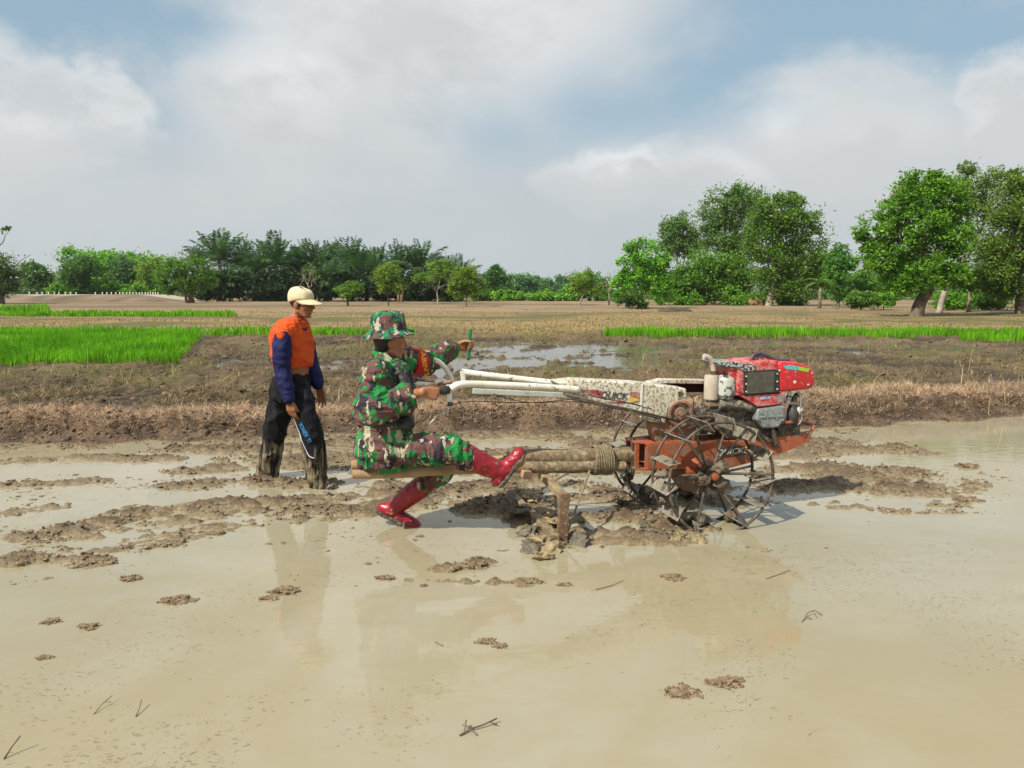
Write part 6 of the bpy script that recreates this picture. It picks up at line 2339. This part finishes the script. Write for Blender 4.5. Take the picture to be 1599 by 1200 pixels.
for i, (px, py, r, k) in enumerate(HEAP):
    p = G(px, py + 6, 0.02)
    V0, F0 = ico(4)
    q = Matrix.Rotation(rng.uniform(0, 6), 3, 'Z') @ Matrix.Rotation(rng.uniform(-.7, .7), 3, 'X') @ Matrix.Rotation(rng.uniform(-.6, .6), 3, 'Y')
    V = np.sign(V0) * np.abs(V0) ** 0.7
    V = V * np.array((1.0, 0.7, 0.34)) * r
    V = V * (1 + 1.1 * (vn3(V0 * 1.7 + i * 9, i)[:, None] - .5) + .8 * (vn3(V0 * 4.5 + i * 5, i + 3)[:, None] - .5) + .4 * (vn3(V0 * 11 + i, i + 9)[:, None] - .5))
    V = V @ np.array(q).T
    base = np.array((0.27, 0.215, 0.125)) if k else np.array((0.13, 0.115, 0.085))
    c_ = base * (0.6 + .8 * vn3(V0 * 3 + i, i + 4))[:, None]
    o = np_mesh('mud_clod', V, F0, M_CLOD, None, True, col=c_)
    gh = float(ground_h(np.array([p.x]), np.array([p.y]))[0])
    o.location = (p.x, p.y, max(gh, 0) + r * 0.08)
    where = 'heaped against the near end of the harrow' if px < 910 else 'thrown up beside the near iron wheel'
    tag(o, SLAB[i], 'mud clod', 'slabs of turned mud round harrow and wheel')

# single clumps standing in the open water
CL = [(205, 905, .075, 'lone mud clump standing in open water at left'), (275, 938, .085, 'flat wide mud clump in the open water left of the reflection'), (444, 925, .085, 'largest mud clump, beside the walking man\'s reflection'), (418, 935, .05, 'small mud clump touching the largest clump at left'),
      (145, 880, .10, 'long low mud clump near the left edge'), (70, 1028, .035, 'tiny mud clump farthest down at left'), (1066, 1084, .075, 'curved sandy clump in the right foreground'), (1130, 1068, .08, 'crumbly sandy clump right of the curved one'),
      (1052, 903, .07, 'crumbly clump below the iron wheel'), (880, 914, .045, 'small clump below the harrow post'), (740, 884, .12, 'wide crumbly clump between boot and harrow'), (1510, 782, .10, 'flat sandy clump near the right edge'), (1510, 729, .10, 'dark clump far right before the bank'),
      (60, 872, .10, 'broad dark clump at the left edge'), (760, 1003, .045, 'left of two small clumps in the middle foreground'), (782, 1011, .04, 'right of two small clumps in the middle foreground'), (600, 903, .06, 'crumbly clump right of the walking man\'s reflection'), (820, 910, .07, 'crumbly clump left below the harrow post'), (140, 980, .05, 'pale flat clump low in the left water'), (80, 972, .045, 'small flat clump left of the pale flat one'), (655, 838, .03, 'small clump just right of the lowered boot toe'), (338, 834, .06, 'round clump below the mud ridge at left')]
for i, (px, py, r, lb) in enumerate(CL):
    r = r * 0.62
    p = G(px, py)
    V0, F0 = ico(4)
    V0 = V0[:, :] * 1.0
    k1 = vn3(V0 * 1.9 + i * 7.3, i + 40)[:, None] - .5
    k2 = vn3(V0 * np.array((5, 5, 3)) + i * 3.1, i + 50)[:, None] - .5
    k3 = vn3(V0 * 11 + i, i + 60)[:, None] - .5
    V = V0 * np.array((1.5, .85, .50)) * r * (1 + 1.1 * k1 + .75 * k2 + .35 * k3)
    V[:, 2] -= r * .12
    C = np.array((0.205, 0.152, 0.095)) * (0.65 + .7 * vn3(V0 * 8, i + 70))[:, None]
    U0, H0 = ico(1)
    top = np.where(V[:, 2] > r * .02)[0]
    Vs, Fs, Cs, nn = [V], [F0], [C], len(V)
    for q in rng.choice(top, min(90, len(top)), replace=False):
        sz_ = r * rng.uniform(.06, .15)
        Vs.append(U0 * sz_ * rng.uniform(.7, 1.3, (len(U0), 1)) + V[q] * np.array((rng.uniform(.8, 1.25), rng.uniform(.8, 1.25), 1.0)) - np.array((0, 0, sz_ * .3)))
        Fs.append(H0 + nn)
        nn += len(U0)
        Cs.append(np.repeat((np.array((0.19, 0.14, 0.088)) * rng.uniform(.65, 1.35))[None], len(U0), 0))
    o = np_mesh('mud_clump', np.concatenate(Vs), np.concatenate(Fs), M_CLOD, None, False, col=np.concatenate(Cs))
    o.location = (p.x, p.y, 0.0)
    tag(o, lb, 'mud clump', 'mud clumps standing in the open water')

# twigs and straws
M_TWIG = surf('wet_twig', (0.10, 0.075, 0.05), (0.17, 0.13, 0.08), 40, 0.7)


def twig(label, pts, r, forks=()):
    """pts: (px, py, height above the water)"""
    P = [G(x, y) for x, y, z in pts]
    o0 = P[0].copy()
    mb = MB()
    mb.tube([p - o0 + Vector((0, 0, z)) for p, (x, y, z) in zip(P, pts)], [r * (1 - .5 * k / len(P)) for k in range(len(P))], 7)
    for f_ in forks:
        Q = [G(x, y) - o0 + Vector((0, 0, z)) for x, y, z in f_]
        mb.tube(Q, r * .6, 6)
    o = mb.build('twig', M_TWIG, None, smooth=True)
    o.location = o0
    tag(o, label, 'twig', 'twigs lying in the muddy water')


twig('straight twig sticking out of the water at the lower left corner', [(6, 1186, 0.0), (20, 1178, .03), (34, 1172, .055)], .0035)
twig('forked thin twig in the left foreground water', [(146, 1116, 0), (160, 1106, .016), (176, 1096, .026)], .002, [[(164, 1104, .018), (174, 1103, .018)]])
twig('short dark twig standing right of the forked one', [(212, 1120, 0), (218, 1112, .015), (222, 1104, .03)], .0025)
twig('bent twig with side shoots floating in the middle foreground', [(718, 1150, .004), (735, 1142, .01), (752, 1138, .012), (776, 1130, .02)], .0042, [[(725, 1146, .008), (728, 1136, .028)], [(740, 1141, .01), (722, 1140, .02)], [(735, 1143, .01), (745, 1150, .005)], [(765, 1134, .015), (776, 1136, .012)]])
twig('small bundle of bent stalks at the right foreground', [(1252, 972, .0), (1262, 962, .018), (1272, 960, .022), (1284, 962, .004)], .0028, [[(1258, 966, .012), (1268, 968, .002)], [(1268, 960, .022), (1276, 966, .004)]])
twig('tiny dark twig below the soldier\'s reflection', [(680, 1004, .004), (686, 1008, .006), (692, 1010, .004)], .0025)
twig('thin curved stalk lying left of the crumbly clump under the wheel', [(930, 922, .004), (955, 916, .005), (974, 909, .010)], .0022)
twig('thin stick afloat near the right end of the tractor reflection', [(1196, 905, .003), (1214, 899, .004), (1234, 892, .006)], .002)


def specks(name, label, n, region, smin, smax, seed, c1, c2):
    rng = np.random.default_rng(seed)
    P = region(rng, n)
    m = fbm2(P[:, 0] * 1.6, P[:, 1] * 1.6, 4, seed)
    P = P[rng.random(len(P)) < sstep(0.40, 0.66, m)]
    n = len(P)
    a = rng.normal(0.1, .6, n)
    ln = smin + (smax - smin) * rng.random(n) ** 2.5
    wd = rng.uniform(.0007, .0022, n)
    dx = np.column_stack([np.cos(a), np.sin(a)]) * ln[:, None] / 2
    px_ = np.column_stack([-np.sin(a), np.cos(a)]) * wd[:, None] / 2
    z = rng.uniform(.0015, .004, n)
    bend = px_ * rng.uniform(-4, 4, (n, 1))
    V = np.stack([np.column_stack([P - dx - px_, z]), np.column_stack([P - dx + px_, z]), np.column_stack([P + bend + px_, z]), np.column_stack([P + bend - px_, z]), np.column_stack([P + dx + px_, z]), np.column_stack([P + dx - px_, z])], 1).reshape(-1, 3)
    o_ = np.arange(n)[:, None] * 6
    F = np.concatenate([o_ + np.array((0, 1, 2, 3)), o_ + np.array((3, 2, 4, 5))])
    t = rng.random((n, 1))
    o = np_mesh(name, V, F, M_STRAW, col=np.repeat(np.array(c1) * (1 - t) + np.array(c2) * t, 6, 0))
    return tag(o, label, kind='stuff')


specks('floating_straw_bits', 'tiny bits of straw and chaff afloat on the near muddy water', 15000, lambda r, n: np.column_stack([r.uniform(-2.2, 3.2, n), 2.35 + 2.4 * r.random(n) ** 1.5]), .004, .026, 950, (0.12, 0.09, 0.06), (0.29, 0.23, 0.15))
specks('floating_chaff', 'chaff and root fibres afloat around the churned mud', 9000, lambda r, n: np.column_stack([r.uniform(-5, 5.5, n), r.uniform(4.2, 8.2, n)]), .015, .07, 951, (0.11, 0.08, 0.05), (0.24, 0.18, 0.11))

# dark rotting branch lying in the far puddle behind the rider
P = [G(628, 608, .05), G(648, 592, .1), G(664, 580, .22), G(682, 576, .25)]
mb = MB()
mb.tube([p - P[0] for p in P], [.06, .055, .045, .02], 8)
mb.tube([P[1] - P[0], G(676, 596, .12) - P[0]], [.04, .02], 7)
o = mb.build('branch', surf('black_wet_wood', (0.012, 0.011, 0.011), (0.03, 0.027, 0.024), 10, 0.5, bump=.01, bscale=20), None, smooth=True)
o.location = P[0]
tag(o, 'black wet branch lying in the field just behind the rider\'s arm', 'branch')

# far road on its bank, with white marker posts
Yr = 104.0
xs = np.linspace(-150, -43, 60)
prof = [(0, -0.05), (1.2, 0.35), (2.6, 0.85), (4.0, 1.05), (4.6, 1.12), (10.5, 1.12), (12.0, 0.6), (14, -0.05)]
end = sstep(-43, -52, xs)
V, C = [], []
for i, x in enumerate(xs):
    for j, (dy, z) in enumerate(prof):
        nz = fbm2(np.array([x * .35 + j * 3.1]), np.array([j * 1.7]), 3, 19)[0] - .5
        V.append((x, Yr + dy + nz * 1.6, -0.06 + (z + .06) * end[i] * (1 + nz * .5 * (j not in (4, 5)))))
        C.append((0.17, 0.125, 0.082) if j < 4 else ((0.42, 0.37, 0.29) if j < 6 else (0.08, 0.11, 0.04)))
C = np.array(C) * np.random.default_rng(3).uniform(.6, 1.4, (len(C), 1))
n = len(prof)
F = [(i * n + j, (i + 1) * n + j, (i + 1) * n + j + 1, i * n + j + 1) for i in range(len(xs) - 1) for j in range(n - 1)]
tag(np_mesh('road', V, F, M_CLOD, None, False, col=C), kind='structure')
M_POST = surf('white_post_paint', (0.75, 0.75, 0.72), (0.6, 0.6, 0.56), 4, 0.6)
first = None
pxs = [46, 58, 66, 76, 85, 92, 102, 110, 119, 149, 160, 167, 174, 181, 187, 192, 198, 203, 208, 213, 218, 222, 227, 231, 235, 239, 243, 247]
for i, px in enumerate(pxs):
    p = D(px, 458, Yr + 5.2)
    if first is None:
        mb = MB()
        mb.lathe((0, 0, -0.15), (0, 0, 1), [(0, .06), (.30, .06), (.32, .085), (.46, .085), (.50, .04)], 10)
        first = mb.build('marker_post', M_POST, None)
        o = first
    else:
        o = first.copy()
        COL.objects.link(o)
    o.location = (p.x, p.y, 1.10)
    tag(o, 'white marker post in the row along the far road at left', 'post', 'white marker posts along the far road')
# weedy mound and stump in the stubble
for px, py, Y, rx, hgt, lb in ((1055, 489, 57, 1.3, .45, 'low dark grassy mound in the stubble left of the muffler'), (1182, 470, 82, 1.6, .9, 'reddish heap of dead leaves beside the pale trunk'), (298, 472, 98, .5, 1.1, 'rust-brown dead fronds hanging beside the forked tree')):
    V0, F0 = ico(3)
    V = V0 * np.array((rx, rx * .7, hgt)) * (1 + .5 * (vn3(V0 * 2.3 + px, 5)[:, None] - .5))
    q = D(px, py, Y)
    base = (0.075, 0.06, 0.03) if px == 1055 else (0.24, 0.12, 0.06)
    o = np_mesh('mound', V, F0, M_CLOD, None, False, col=np.array(base) * (0.6 + .8 * vn3(V0 * 6, 9))[:, None])
    o.location = (q.x, Y, 0.02)
    tag(o, lb, 'mound')
# two bare trunks behind the thin airy tree
for px, lb in ((622, 'left of two bare stumps behind the thin airy tree'), (627, 'right of two bare stumps behind the thin airy tree')):
    p = D(px, 472, 105)
    mb = MB()
    mb.tube([(0, 0, -.1), (.05, 0, 1.2), (0.02, 0, 2.3)], [.2, .17, .15], 9)
    o = mb.build('palm_stump', surf('orange_bark_%d' % px, (0.35, 0.22, 0.12), (0.2, 0.12, 0.07), 3, .9), None, smooth=True)
    o.location = (p.x, 105, 0)
    tag(o, lb, 'stump')
# ------------------------------------------------------------------ humid air
mh = bpy.data.materials.new('humid_air')
mh.use_nodes = True
mh.node_tree.nodes.clear()
t = NT(mh.node_tree)
out = t.node('ShaderNodeOutputMaterial')
pv_ = t.node('ShaderNodeVolumePrincipled')
pv_.inputs['Color'].default_value = (0.86, 0.92, 0.97, 1)
pv_.inputs['Density'].default_value = 0.00018
pv_.inputs['Anisotropy'].default_value = 0.2
t.l.new(pv_.outputs[0], out.inputs['Volume'])
mb = MB()
mb.box((0, 250, 14), (5000, 900, 36))
hz = mb.build('haze', mh)
hz.display_type = 'WIRE'
tag(hz, kind='stuff')
